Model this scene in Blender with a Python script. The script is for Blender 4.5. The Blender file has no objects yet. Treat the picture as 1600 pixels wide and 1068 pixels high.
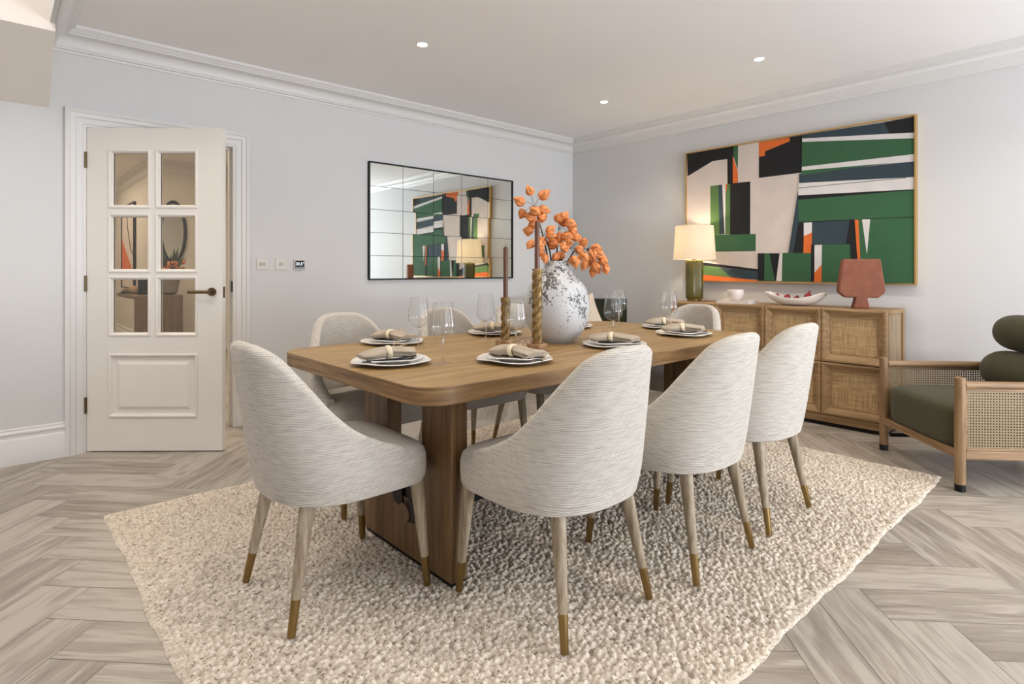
import bpy, bmesh, math, random
from mathutils import Vector, Matrix
random.seed(7)
PI = math.pi
C = bpy.context.scene.collection
S = bpy.context.scene

# ------------------------------------------------------------------ camera, exposure
FPX, CXP, HYP, CAMH = 899.0, 800.0, 422.0, 1.138
YAW = math.atan(810 / 899)
cam_d = bpy.data.cameras.new('camera'); cam = bpy.data.objects.new('camera', cam_d); C.objects.link(cam)
cam.location = (0, 0, CAMH); cam.rotation_euler = (PI / 2, 0, -YAW)
cam_d.sensor_width = 36; cam_d.lens = 36 * FPX / 1600; cam_d.shift_y = -(534 - HYP) / 1600
cam_d.clip_start = 0.05
S.camera = cam
S.view_settings.view_transform = 'Standard'; S.view_settings.look = 'None'
S.view_settings.exposure = 0.25; S.view_settings.gamma = 1.0
S.view_settings.use_curve_mapping = False

w = bpy.data.worlds.new('world'); S.world = w; w.use_nodes = True
w.node_tree.nodes['Background'].inputs[0].default_value = (0.75, 0.86, 1.0, 1)
w.node_tree.nodes['Background'].inputs[1].default_value = 0.6

def light(name, kind, loc, energy, color, rot=(0, 0, 0), size=None, size_y=None, spot=None, blend=0.6, radius=None):
    d = bpy.data.lights.new(name, kind); d.energy = energy; d.color = color
    if kind == 'AREA':
        d.shape = 'RECTANGLE'; d.size = size; d.size_y = size_y or size
    if kind == 'SPOT': d.spot_size = spot; d.spot_blend = blend
    if radius is not None and kind in ('SPOT', 'POINT'): d.shadow_soft_size = radius
    o = bpy.data.objects.new(name, d); C.objects.link(o); o.location = loc; o.rotation_euler = rot
    return o
COOL = (0.80, 0.90, 1.0); WARM = (1.0, 0.80, 0.58)
# daylight through the windows behind the camera, in the front wall
light('window_daylight', 'AREA', (3.3, -3.38, 1.45), 94, (0.77, 0.88, 1.0), (PI / 2 + .15, 0, 0), 2.6, 1.9)
light('window_daylight', 'AREA', (-0.6, -3.38, 1.45), 22, (0.95, 0.96, 1.0), (PI / 2 + .15, 0, 0), 2.2, 1.9)
light('window_ground_bounce', 'AREA', (3.3, -3.36, 0.8), 120, (0.95, 0.96, 1.0), (PI / 2 + .8, 0, 0), 2.6, 0.6)  # added area light tilted up to brighten the ceiling
light('stairwell_daylight', 'AREA', (-1.0, 2.7, 3.75), 52, (1.0, 0.94, 0.88), (0, 0, 0), 1.8, 1.8)  # unseen area light added in the void to whiten the stair face
light('hall_lamp', 'AREA', (0.7, 10.6, 2.58), 26, (1.0, 0.88, 0.72), (0, 0, 0), 0.8, 2.4)  # second fill, added to lift the far part of the hall
light('hall_lamp', 'AREA', (1.0, 6.6, 2.58), 52, (1.0, 0.86, 0.68), (0, 0, 0), 0.8, 3.0)  # unseen fill added to brighten the hall, no fixture behind it
SPOTS = [(2.09, 3.20), (3.99, 1.84), (3.99, 3.22), (2.09, 1.84), (2.09, 0.45), (3.99, 0.45), (0.85, 3.2), (0.85, 1.5)]
for sx, sy in SPOTS:
    light('downlight_beam', 'SPOT', (sx, sy, 2.60), 32 if (sx, sy) in SPOTS[1:3] else (17 if sx < 1 else 27), (1.0, 0.86, 0.70), (0, 0, 0), spot=math.radians(130), blend=0.9, radius=0.035)
light('lamp_bulb', 'POINT', (4.73, 2.774, 1.39), 6.0, (1.0, 0.80, 0.56), radius=0.035)

# ------------------------------------------------------------------ materials
MATS = {}
def newmat(name):
    m = bpy.data.materials.new(name); m.use_nodes = True
    nt = m.node_tree; b = nt.nodes['Principled BSDF']
    MATS[name] = m
    return m, nt, b
def N(nt, t, **kw):
    n = nt.nodes.new(t)
    for k, v in kw.items():
        if k.startswith('i_'):
            key = k[2:]
            key = int(key) if key.isdigit() else key.replace('_', ' ')
            n.inputs[key].default_value = v
        else: setattr(n, k, v)
    return n
def L(nt, a, b): nt.links.new(a, b)
def ramp(nt, fac, stops):
    r = nt.nodes.new('ShaderNodeValToRGB'); cr = r.color_ramp
    while len(cr.elements) < len(stops): cr.elements.new(0.5)
    for e, (p, c) in zip(cr.elements, stops): e.position = p; e.color = (*c, 1)
    L(nt, fac, r.inputs[0]); return r
def bump(nt, b, h, strength=0.3, dist=0.002):
    bp = N(nt, 'ShaderNodeBump'); bp.inputs['Strength'].default_value = strength; bp.inputs['Distance'].default_value = dist
    L(nt, h, bp.inputs['Height']); L(nt, bp.outputs[0], b.inputs['Normal']); return bp
def coords(nt, kind='Object', scale=(1, 1, 1), rot=(0, 0, 0)):
    tc = N(nt, 'ShaderNodeTexCoord'); mp = N(nt, 'ShaderNodeMapping')
    mp.inputs['Scale'].default_value = scale; mp.inputs['Rotation'].default_value = rot
    L(nt, tc.outputs[kind], mp.inputs[0]); return mp.outputs[0]
def flat(name, col, rough=0.6, metal=0.0, var=0.04, nscale=8, bmp=0.0, bscale=60, spec=0.5, coat=0):
    """solid colour with a little procedural mottling and bump"""
    m, nt, b = newmat(name)
    co = coords(nt)
    n = N(nt, 'ShaderNodeTexNoise'); n.inputs['Scale'].default_value = nscale; n.inputs['Detail'].default_value = 5
    L(nt, co, n.inputs['Vector'])
    lo = tuple(max(0, c * (1 - var)) for c in col); hi = tuple(min(1, c * (1 + var)) for c in col)
    r = ramp(nt, n.outputs[0], [(0.3, lo), (0.7, hi)]); L(nt, r.outputs[0], b.inputs['Base Color'])
    b.inputs['Roughness'].default_value = rough; b.inputs['Metallic'].default_value = metal
    b.inputs['Specular IOR Level'].default_value = spec
    b.inputs['Coat Weight'].default_value = coat
    if bmp:
        n2 = N(nt, 'ShaderNodeTexNoise'); n2.inputs['Scale'].default_value = bscale; n2.inputs['Detail'].default_value = 4
        L(nt, co, n2.inputs['Vector']); bump(nt, b, n2.outputs[0], bmp, 0.003)
    return m
def wood(name, dark, mid, lite, axis='X', rough=0.45, sc=1.0, uv=False):
    m, nt, b = newmat(name)
    s = {'X': (1.2, 16, 16), 'Y': (16, 1.2, 16), 'Z': (16, 16, 1.2)}[axis]
    s = tuple(k * sc for k in s)
    co = coords(nt, 'Object', s)
    n = N(nt, 'ShaderNodeTexNoise'); n.inputs['Scale'].default_value = 1.6; n.inputs['Detail'].default_value = 6; n.inputs['Distortion'].default_value = 0.6
    L(nt, co, n.inputs['Vector'])
    s2 = tuple(k * 7 if k > 2 * sc else k * 2.5 for k in s)
    co2 = coords(nt, 'Object', s2)
    n2 = N(nt, 'ShaderNodeTexNoise'); n2.inputs['Scale'].default_value = 1.5; n2.inputs['Detail'].default_value = 3
    L(nt, co2, n2.inputs['Vector'])
    mx = N(nt, 'ShaderNodeMath', operation='MULTIPLY_ADD'); L(nt, n2.outputs[0], mx.inputs[0]); mx.inputs[1].default_value = 0.45
    L(nt, n.outputs[0], mx.inputs[2])
    r = ramp(nt, mx.outputs[0], [(0.50, dark), (0.72, mid), (0.95, lite)]); L(nt, r.outputs[0], b.inputs['Base Color'])
    b.inputs['Roughness'].default_value = rough
    bump(nt, b, n2.outputs[0], 0.15, 0.001)
    return m

M_wall = flat('wall_paint', (0.67, 0.665, 0.66), 0.75, var=0.01, nscale=2, bmp=0.03, bscale=200)
M_ceil = flat('ceiling_paint', (0.90, 0.88, 0.865), 0.8, var=0.01, nscale=2, bmp=0.02, bscale=200)
M_trim = flat('white_gloss_trim', (0.71, 0.695, 0.675), 0.42, var=0.01, nscale=3)
M_door = flat('cream_door_paint', (0.78, 0.735, 0.68), 0.4, var=0.01, nscale=3)
OAK = ((0.195, 0.110, 0.034), (0.315, 0.192, 0.068), (0.42, 0.27, 0.108))
M_table = wood('oak_table', *OAK, 'X', 0.42)
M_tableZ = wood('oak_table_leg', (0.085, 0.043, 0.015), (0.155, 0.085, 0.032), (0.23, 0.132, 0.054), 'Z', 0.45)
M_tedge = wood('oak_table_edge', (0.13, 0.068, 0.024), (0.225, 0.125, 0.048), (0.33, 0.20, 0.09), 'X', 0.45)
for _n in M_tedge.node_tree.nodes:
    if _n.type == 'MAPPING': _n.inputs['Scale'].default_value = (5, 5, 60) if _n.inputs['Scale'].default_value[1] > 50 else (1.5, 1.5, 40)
SB = ((0.20, 0.115, 0.045), (0.32, 0.195, 0.088), (0.44, 0.285, 0.14))
M_sbY = wood('oak_sideboard', *SB, 'Y', 0.5); M_sbZ = wood('oak_sideboard_upright', *SB, 'Z', 0.5)
M_sbX = wood('oak_sideboard_end', (0.30, 0.21, 0.125), (0.40, 0.29, 0.185), (0.47, 0.35, 0.23), 'Z', 0.55)
M_leg = wood('limed_oak_leg', (0.19, 0.14, 0.085), (0.31, 0.245, 0.165), (0.43, 0.36, 0.26), 'Z', 0.5, 2.0)
M_arm = wood('oak_armchair', (0.17, 0.095, 0.04), (0.27, 0.16, 0.075), (0.36, 0.23, 0.12), 'Z', 0.5, 1.5)
M_armY = wood('oak_armchair_rail', (0.17, 0.095, 0.04), (0.27, 0.16, 0.075), (0.36, 0.23, 0.12), 'Y', 0.5, 1.5)
M_armX = wood('oak_armchair_crossrail', (0.17, 0.095, 0.04), (0.27, 0.16, 0.075), (0.36, 0.23, 0.12), 'X', 0.5, 1.5)
M_brass = flat('aged_brass', (0.27, 0.18, 0.07), 0.28, 0.95, 0.05, 20)
M_gold = flat('gold_frame', (0.62, 0.40, 0.15), 0.35, 0.85, 0.05, 20)
M_bronze = flat('dark_bronze', (0.16, 0.115, 0.06), 0.35, 0.9, 0.1, 20)
M_black = flat('black_metal', (0.012, 0.012, 0.013), 0.4, 0.6, 0.1)
M_dkcut = flat('black_cutlery', (0.035, 0.035, 0.037), 0.22, 0.9, 0.1)
M_china = flat('white_china', (0.76, 0.73, 0.69), 0.22, var=0.015, nscale=10, coat=0.3)
M_cream = flat('cream_wood_ring', (0.72, 0.62, 0.44), 0.45, var=0.08, nscale=30)
M_olive = flat('olive_glaze', (0.115, 0.098, 0.010), 0.2, var=0.15, nscale=10, coat=0.15)
M_terra = flat('terracotta', (0.225, 0.078, 0.043), 0.85, var=0.14, nscale=18, bmp=0.25, bscale=120)
M_plaster = flat('white_plaster', (0.78, 0.73, 0.68), 0.8, var=0.04, nscale=10, bmp=0.5, bscale=30)
M_pinkcup = flat('pale_cup_glaze', (0.80, 0.70, 0.66), 0.35, var=0.04, nscale=12)
M_pome = flat('pomegranate_skin', (0.30, 0.012, 0.02), 0.3, var=0.35, nscale=14)
M_stem = flat('dark_stem', (0.05, 0.035, 0.02), 0.7, var=0.2)
M_leaf = flat('leaf_green', (0.03, 0.07, 0.025), 0.6, var=0.3)
M_lantern = flat('orange_lantern', (0.66, 0.235, 0.07), 0.55, var=0.42, nscale=38)
M_lantern.node_tree.nodes['Principled BSDF'].inputs['Subsurface Weight'].default_value = 0.0
M_candle = flat('mauve_brown_candle', (0.125, 0.048, 0.024), 0.38, var=0.06, nscale=6)
M_dried = flat('dried_flower', (0.62, 0.44, 0.27), 0.8, var=0.25, nscale=60)
M_plastic = flat('switch_plastic', (0.66, 0.62, 0.57), 0.4, var=0.01)
M_slot = flat('switch_gap', (0.50, 0.465, 0.42), 0.5, var=0.01)
M_paper = flat('book_paper', (0.76, 0.72, 0.68), 0.7, var=0.03)
M_cover = flat('book_cover', (0.74, 0.66, 0.62), 0.6, var=0.03)
M_hallwood = wood('hall_console_oak', (0.09, 0.06, 0.03), (0.14, 0.097, 0.052), (0.19, 0.137, 0.08), 'Z', 0.5)
M_wax = flat('wick', (0.03, 0.025, 0.02), 0.9)
M_sub = flat('floor_joint', (0.20, 0.16, 0.12), 0.9)

# twisted bronze candlestick: gilt ridges over dark
M_twist = flat('antique_gilt', (0.24, 0.155, 0.06), 0.40, 0.5, 0.6, 40, bmp=0.3, bscale=90)
M_disc = wood('candle_base_wood', (0.18, 0.09, 0.035), (0.30, 0.165, 0.07), (0.40, 0.24, 0.11), 'X', 0.4, 3)

# mirror
m, nt, b = newmat('mirror_glass'); M_mirror = m
b.inputs['Base Color'].default_value = (0.86, 0.90, 0.88, 1); b.inputs['Metallic'].default_value = 1; b.inputs['Roughness'].default_value = 0.02
n = N(nt, 'ShaderNodeTexNoise'); n.inputs['Scale'].default_value = 3.0; L(nt, coords(nt), n.inputs['Vector']); bump(nt, b, n.outputs[0], 0.02, 0.004)

# thin glass (glasses, door panes)
def thinglass(name, tint, edge, gl=0.9):
    m, nt, b = newmat(name)
    nt.nodes.remove(b)
    out = nt.nodes['Material Output']
    lw = N(nt, 'ShaderNodeLayerWeight'); lw.inputs['Blend'].default_value = 0.35
    mixc = N(nt, 'ShaderNodeMix', data_type='RGBA'); mixc.inputs[6].default_value = (*tint, 1); mixc.inputs[7].default_value = (*edge, 1)
    pw = N(nt, 'ShaderNodeMath', operation='POWER'); L(nt, lw.outputs['Facing'], pw.inputs[0]); pw.inputs[1].default_value = 2.2
    L(nt, pw.outputs[0], mixc.inputs[0])
    tr = N(nt, 'ShaderNodeBsdfTransparent'); L(nt, mixc.outputs[2], tr.inputs[0])
    gs = N(nt, 'ShaderNodeBsdfGlossy'); gs.inputs['Roughness'].default_value = 0.03; gs.inputs[0].default_value = (gl, gl, gl, 1)
    fp = N(nt, 'ShaderNodeMath', operation='POWER'); L(nt, lw.outputs['Facing'], fp.inputs[0]); fp.inputs[1].default_value = 3
    fr = N(nt, 'ShaderNodeMath', operation='MULTIPLY_ADD'); L(nt, fp.outputs[0], fr.inputs[0]); fr.inputs[1].default_value = 0.8; fr.inputs[2].default_value = 0.07
    mx = N(nt, 'ShaderNodeMixShader'); L(nt, fr.outputs[0], mx.inputs[0]); L(nt, tr.outputs[0], mx.inputs[1]); L(nt, gs.outputs[0], mx.inputs[2])
    L(nt, mx.outputs[0], out.inputs[0])
    return m
M_goblet = thinglass('clear_goblet_glass', (0.99, 0.99, 0.985), (0.70, 0.69, 0.67))
M_pane = thinglass('door_pane_glass', (0.90, 0.87, 0.82), (0.8, 0.76, 0.7), 0.75)
m, nt, b = newmat('solid_glass'); M_sglass = m
b.inputs['Transmission Weight'].default_value = 1; b.inputs['Roughness'].default_value = 0.01; b.inputs['IOR'].default_value = 1.45
b.inputs['Base Color'].default_value = (0.97, 0.97, 0.97, 1)

# lamp shade
m, nt, b = newmat('linen_lamp_shade'); M_shade = m
nt.nodes.remove(b); out = nt.nodes['Material Output']
df = N(nt, 'ShaderNodeBsdfDiffuse'); df.inputs[0].default_value = (0.82, 0.77, 0.68, 1)
tl = N(nt, 'ShaderNodeBsdfTranslucent'); tl.inputs[0].default_value = (0.80, 0.74, 0.64, 1)
mx = N(nt, 'ShaderNodeMixShader'); mx.inputs[0].default_value = 0.5
L(nt, df.outputs[0], mx.inputs[1]); L(nt, tl.outputs[0], mx.inputs[2]); L(nt, mx.outputs[0], out.inputs[0])

# downlight lens
m, nt, b = newmat('downlight_lens'); M_lens = m
b.inputs['Emission Color'].default_value = (1, 0.93, 0.82, 1); b.inputs['Emission Strength'].default_value = 25

# woven upholstery, in UV metres
def fabric(name, dark, lite, pu, pv, bs=0.6, streak=0.35, rough=0.9):
    m, nt, b = newmat(name)
    tc = N(nt, 'ShaderNodeTexCoord'); sep = N(nt, 'ShaderNodeSeparateXYZ'); L(nt, tc.outputs['UV'], sep.inputs[0])
    wob = N(nt, 'ShaderNodeTexNoise'); wob.inputs['Scale'].default_value = 14; L(nt, tc.outputs['UV'], wob.inputs['Vector'])
    wv = N(nt, 'ShaderNodeMath', operation='MULTIPLY_ADD'); L(nt, wob.outputs[0], wv.inputs[0]); wv.inputs[1].default_value = 0.006; L(nt, sep.outputs[1], wv.inputs[2])
    vd = N(nt, 'ShaderNodeMath', operation='DIVIDE'); L(nt, wv.outputs[0], vd.inputs[0]); vd.inputs[1].default_value = pv
    fl = N(nt, 'ShaderNodeMath', operation='FLOOR'); L(nt, vd.outputs[0], fl.inputs[0])
    wb2 = N(nt, 'ShaderNodeTexNoise'); wb2.inputs['Scale'].default_value = 160; L(nt, tc.outputs['UV'], wb2.inputs['Vector'])
    wu = N(nt, 'ShaderNodeMath', operation='MULTIPLY_ADD'); L(nt, wb2.outputs[0], wu.inputs[0]); wu.inputs[1].default_value = pu * .55; L(nt, sep.outputs[0], wu.inputs[2])
    ud = N(nt, 'ShaderNodeMath', operation='DIVIDE'); L(nt, wu.outputs[0], ud.inputs[0]); ud.inputs[1].default_value = pu
    u2 = N(nt, 'ShaderNodeMath', operation='MULTIPLY_ADD'); L(nt, fl.outputs[0], u2.inputs[0]); u2.inputs[1].default_value = 0.5; L(nt, ud.outputs[0], u2.inputs[2])
    def asin(src):
        a = N(nt, 'ShaderNodeMath', operation='MULTIPLY'); L(nt, src, a.inputs[0]); a.inputs[1].default_value = PI
        s = N(nt, 'ShaderNodeMath', operation='SINE'); L(nt, a.outputs[0], s.inputs[0])
        q = N(nt, 'ShaderNodeMath', operation='ABSOLUTE'); L(nt, s.outputs[0], q.inputs[0]); return q.outputs[0]
    h = N(nt, 'ShaderNodeMath', operation='MULTIPLY'); ub = N(nt, 'ShaderNodeMath', operation='MULTIPLY_ADD'); L(nt, asin(u2.outputs[0]), ub.inputs[0]); ub.inputs[1].default_value = 0.72; ub.inputs[2].default_value = 0.28; L(nt, ub.outputs[0], h.inputs[0]); L(nt, asin(vd.outputs[0]), h.inputs[1])
    # yarn streaks along each row
    mp = N(nt, 'ShaderNodeMapping'); mp.inputs['Scale'].default_value = (16, 1 / pv * 0.8, 1); L(nt, tc.outputs['UV'], mp.inputs[0])
    st = N(nt, 'ShaderNodeTexNoise'); st.inputs['Scale'].default_value = 1.0; st.inputs['Detail'].default_value = 3; L(nt, mp.outputs[0], st.inputs['Vector'])
    cf = N(nt, 'ShaderNodeMath', operation='MULTIPLY_ADD'); L(nt, st.outputs[0], cf.inputs[0]); cf.inputs[1].default_value = streak * 2; 
    hh = N(nt, 'ShaderNodeMath', operation='MULTIPLY'); L(nt, h.outputs[0], hh.inputs[0]); hh.inputs[1].default_value = 0.6 if pv > .0045 else .55; L(nt, hh.outputs[0], cf.inputs[2])
    r = ramp(nt, cf.outputs[0], [(0.25, dark), (0.75, lite)]); L(nt, r.outputs[0], b.inputs['Base Color'])
    b.inputs['Roughness'].default_value = rough; b.inputs['Specular IOR Level'].default_value = 0.2
    b.inputs['Sheen Weight'].default_value = 0.15
    bump(nt, b, h.outputs[0], bs, 0.0025)
    return m
M_fab = fabric('oatmeal_woven_fabric', (0.27, 0.238, 0.198), (0.64, 0.595, 0.535), 0.0066, 0.0052, 0.55, 0.36)
M_green = fabric('olive_green_wool', (0.026, 0.024, 0.010), (0.082, 0.076, 0.036), 0.004, 0.004, 0.4)
M_dgreen = fabric('dark_green_velvet', (0.010, 0.012, 0.006), (0.026, 0.030, 0.014), 0.004, 0.004, 0.2)
M_cush = fabric('cream_cushion_linen', (0.50, 0.41, 0.31), (0.72, 0.62, 0.50), 0.004, 0.004, 0.3)
M_nap = fabric('taupe_linen_napkin', (0.33, 0.27, 0.20), (0.47, 0.40, 0.315), 0.0015, 0.0015, 0.1)
M_rattan = None

# rattan webbing of the sideboard doors (object coords y,z)
m, nt, b = newmat('woven_rattan'); M_rattan = m
tc = N(nt, 'ShaderNodeTexCoord'); 
def streaks(sc):
    mp = N(nt, 'ShaderNodeMapping'); mp.inputs['Scale'].default_value = sc; L(nt, tc.outputs['Object'], mp.inputs[0])
    n = N(nt, 'ShaderNodeTexNoise'); n.inputs['Scale'].default_value = 1; n.inputs['Detail'].default_value = 2; L(nt, mp.outputs[0], n.inputs['Vector']); return n.outputs[0]
a1 = streaks((1, 330, 7)); a2 = streaks((1, 7, 330))
mn = N(nt, 'ShaderNodeMath', operation='MULTIPLY'); L(nt, a1, mn.inputs[0]); L(nt, a2, mn.inputs[1])
r = ramp(nt, mn.outputs[0], [(0.12, (0.15, 0.075, 0.025)), (0.19, (0.40, 0.255, 0.115)), (0.38, (0.62, 0.435, 0.23))]); L(nt, r.outputs[0], b.inputs['Base Color'])
b.inputs['Roughness'].default_value = 0.6; bump(nt, b, mn.outputs[0], 0.5, 0.002)

# open cane webbing: real holes through a procedural mask (uv metres)
m, nt, b = newmat('cane_webbing'); M_cane = m
tc = N(nt, 'ShaderNodeTexCoord'); sep = N(nt, 'ShaderNodeSeparateXYZ'); L(nt, tc.outputs['UV'], sep.inputs[0])
def cell(src):
    d = N(nt, 'ShaderNodeMath', operation='DIVIDE'); L(nt, src, d.inputs[0]); d.inputs[1].default_value = 0.0142
    f = N(nt, 'ShaderNodeMath', operation='FRACT'); L(nt, d.outputs[0], f.inputs[0])
    s = N(nt, 'ShaderNodeMath', operation='SUBTRACT'); L(nt, f.outputs[0], s.inputs[0]); s.inputs[1].default_value = 0.5
    a = N(nt, 'ShaderNodeMath', operation='POWER'); ab = N(nt, 'ShaderNodeMath', operation='ABSOLUTE'); L(nt, s.outputs[0], ab.inputs[0]); L(nt, ab.outputs[0], a.inputs[0]); a.inputs[1].default_value = 2
    return a.outputs[0]
ad = N(nt, 'ShaderNodeMath', operation='ADD'); L(nt, cell(sep.outputs[0]), ad.inputs[0]); L(nt, cell(sep.outputs[1]), ad.inputs[1])
gt = N(nt, 'ShaderNodeMath', operation='GREATER_THAN'); L(nt, ad.outputs[0], gt.inputs[0]); gt.inputs[1].default_value = 0.095
L(nt, gt.outputs[0], b.inputs['Alpha'])
r = ramp(nt, ad.outputs[0], [(0.08, (0.32, 0.235, 0.125)), (0.4, (0.21, 0.145, 0.07))]); L(nt, r.outputs[0], b.inputs['Base Color']); b.inputs['Roughness'].default_value = 0.5

# floor planks, per-plank uv (u along, v across), random offsets in uv
m, nt, b = newmat('herringbone_oak'); M_floor = m
tc = N(nt, 'ShaderNodeTexCoord')
at = N(nt, 'ShaderNodeAttribute', attribute_name='plank')
mp = N(nt, 'ShaderNodeMapping'); mp.inputs['Scale'].default_value = (2.2, 17, 1); L(nt, tc.outputs['UV'], mp.inputs[0])
n1 = N(nt, 'ShaderNodeTexNoise'); n1.inputs['Scale'].default_value = 1.3; n1.inputs['Detail'].default_value = 5; n1.inputs['Distortion'].default_value = 0.8; L(nt, mp.outputs[0], n1.inputs['Vector'])
mp2 = N(nt, 'ShaderNodeMapping'); mp2.inputs['Scale'].default_value = (7, 190, 1); L(nt, tc.outputs['UV'], mp2.inputs[0])
n2 = N(nt, 'ShaderNodeTexNoise'); n2.inputs['Scale'].default_value = 1; n2.inputs['Detail'].default_value = 3; L(nt, mp2.outputs[0], n2.inputs['Vector'])
s1 = N(nt, 'ShaderNodeMath', operation='MULTIPLY_ADD'); L(nt, n2.outputs[0], s1.inputs[0]); s1.inputs[1].default_value = 0.5; L(nt, n1.outputs[0], s1.inputs[2])
s2 = N(nt, 'ShaderNodeMath', operation='MULTIPLY_ADD'); L(nt, at.outputs['Fac'], s2.inputs[0]); s2.inputs[1].default_value = 0.28; L(nt, s1.outputs[0], s2.inputs[2])
r = ramp(nt, s2.outputs[0], [(0.55, (0.205, 0.172, 0.138)), (0.87, (0.325, 0.284, 0.238)), (1.20, (0.425, 0.382, 0.33))]); L(nt, r.outputs[0], b.inputs['Base Color'])
b.inputs['Roughness'].default_value = 0.38; bump(nt, b, n2.outputs[0], 0.12, 0.0006)

# chunky loop wool rug
m, nt, b = newmat('loop_wool'); M_rug = m
co = coords(nt, 'Object', (1, 1.5, 1), (0, 0, 0.5))
ds = N(nt, 'ShaderNodeTexNoise'); ds.inputs['Scale'].default_value = 60; L(nt, co, ds.inputs['Vector'])
mv = N(nt, 'ShaderNodeMix', data_type='RGBA', blend_type='LINEAR_LIGHT'); mv.inputs[0].default_value = 0.006; L(nt, co, mv.inputs[6]); L(nt, ds.outputs['Color'], mv.inputs[7])
v = N(nt, 'ShaderNodeTexVoronoi'); v.inputs['Scale'].default_value = 78; L(nt, mv.outputs[2], v.inputs['Vector'])
fk = N(nt, 'ShaderNodeTexNoise'); fk.inputs['Scale'].default_value = 85; fk.inputs['Detail'].default_value = 2; L(nt, coords(nt, 'Object', (1, 2.4, 1), (0, 0, 0.3)), fk.inputs['Vector'])
sp = N(nt, 'ShaderNodeSeparateColor'); L(nt, v.outputs['Color'], sp.inputs[0])
r = ramp(nt, sp.outputs[0], [(0.0, (0.50, 0.43, 0.345)), (0.5, (0.62, 0.545, 0.45)), (1.0, (0.72, 0.645, 0.55))])
fr_ = ramp(nt, fk.outputs[0], [(0.32, (0.30, 0.24, 0.18)), (0.40, (1, 1, 1))])
mm = N(nt, 'ShaderNodeMix', data_type='RGBA', blend_type='MULTIPLY'); mm.inputs[0].default_value = 1; L(nt, r.outputs[0], mm.inputs[6]); L(nt, fr_.outputs[0], mm.inputs[7])
L(nt, mm.outputs[2], b.inputs['Base Color']); b.inputs['Roughness'].default_value = 0.95; b.inputs['Specular IOR Level'].default_value = 0.1
bump(nt, b, v.outputs['Distance'], -1.0, 0.010)

# white vase with dark crackle patches
m, nt, b = newmat('distressed_white_glaze'); M_vase = m
co = coords(nt)
n = N(nt, 'ShaderNodeTexNoise'); n.inputs['Scale'].default_value = 9; n.inputs['Detail'].default_value = 3; L(nt, co, n.inputs['Vector'])
n2 = N(nt, 'ShaderNodeTexNoise'); n2.inputs['Scale'].default_value = 75; n2.inputs['Detail'].default_value = 4; n2.inputs['Roughness'].default_value = 0.65; L(nt, co, n2.inputs['Vector'])
ml = N(nt, 'ShaderNodeMath', operation='MULTIPLY_ADD'); L(nt, n.outputs[0], ml.inputs[0]); ml.inputs[1].default_value = 1.0; L(nt, n2.outputs[0], ml.inputs[2])
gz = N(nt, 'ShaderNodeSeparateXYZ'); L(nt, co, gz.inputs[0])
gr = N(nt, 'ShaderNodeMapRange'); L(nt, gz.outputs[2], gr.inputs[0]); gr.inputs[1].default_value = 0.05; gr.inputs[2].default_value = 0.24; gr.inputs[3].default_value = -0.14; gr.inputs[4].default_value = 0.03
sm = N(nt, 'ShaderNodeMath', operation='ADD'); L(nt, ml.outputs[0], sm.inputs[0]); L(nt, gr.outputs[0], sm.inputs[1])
r = ramp(nt, sm.outputs[0], [(0.0, (0.40, 0.415, 0.43)), (1.10 / 2, (0.54, 0.545, 0.55))])
r2 = N(nt, 'ShaderNodeMapRange'); L(nt, sm.outputs[0], r2.inputs[0]); r2.inputs[1].default_value = 1.05; r2.inputs[2].default_value = 1.14
mc = N(nt, 'ShaderNodeMix', data_type='RGBA'); L(nt, r2.outputs[0], mc.inputs[0]); L(nt, r.outputs[0], mc.inputs[6]); mc.inputs[7].default_value = (0.075, 0.072, 0.070, 1)
L(nt, mc.outputs[2], b.inputs['Base Color']); b.inputs['Roughness'].default_value = 0.45; bump(nt, b, n2.outputs[0], 0.1, 0.003)

def paint(name, col): return flat('paint_' + name, col, 0.75, var=0.05, nscale=7, bmp=0.08, bscale=150, spec=0.25)
PC = dict(k=paint('black', (0.018, 0.018, 0.019)), g=paint('green', (0.045, 0.125, 0.060)), w=paint('cream', (0.66, 0.58, 0.53)),
          o=paint('orange', (0.72, 0.16, 0.035)), n=paint('slate', (0.040, 0.062, 0.075)), p=paint('white', (0.72, 0.68, 0.66)),
          l=paint('light_green', (0.10, 0.19, 0.065)))

# ------------------------------------------------------------------ mesh helpers
def new(): return bmesh.new()
def obj(name, bm, mat, parent=None, smooth=True, bevel=0, seg=2, loc=None):
    bmesh.ops.recalc_face_normals(bm, faces=bm.faces)
    me = bpy.data.meshes.new(name); bm.to_mesh(me); bm.free()
    return mobj(name, me, mat, parent, smooth, bevel, seg, loc)
def mobj(name, me, mat, parent=None, smooth=True, bevel=0, seg=2, loc=None):
    o = bpy.data.objects.new(name, me); C.objects.link(o)
    if isinstance(mat, (list, tuple)):
        for k in mat: me.materials.append(k)
    else: me.materials.append(mat)
    if smooth:
        for p in me.polygons: p.use_smooth = True
        me.set_sharp_from_angle(angle=math.radians(38))
    if bevel:
        bv = o.modifiers.new('bevel', 'BEVEL'); bv.width = bevel; bv.segments = seg; bv.limit_method = 'ANGLE'; bv.angle_limit = math.radians(40)
        bv.harden_normals = False
    if parent: o.parent = parent
    if loc: o.location = loc
    return o
def tag(o, label, cat, group=None, kind=None):
    o['label'] = label; o['category'] = cat
    if group: o['group'] = group
    if kind: o['kind'] = kind
    return o
def thing(name, label, cat, loc=(0, 0, 0), rz=0, group=None):
    o = bpy.data.objects.new(name, None); C.objects.link(o); o.empty_display_size = 0.1
    o.location = loc; o.rotation_euler = (0, 0, rz)
    return tag(o, label, cat, group)
def struct(name, bm, mat, parent=None, smooth=False, bevel=0):
    o = obj(name, bm, mat, parent, smooth, bevel)
    if parent is None: o['kind'] = 'structure'
    return o
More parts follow.
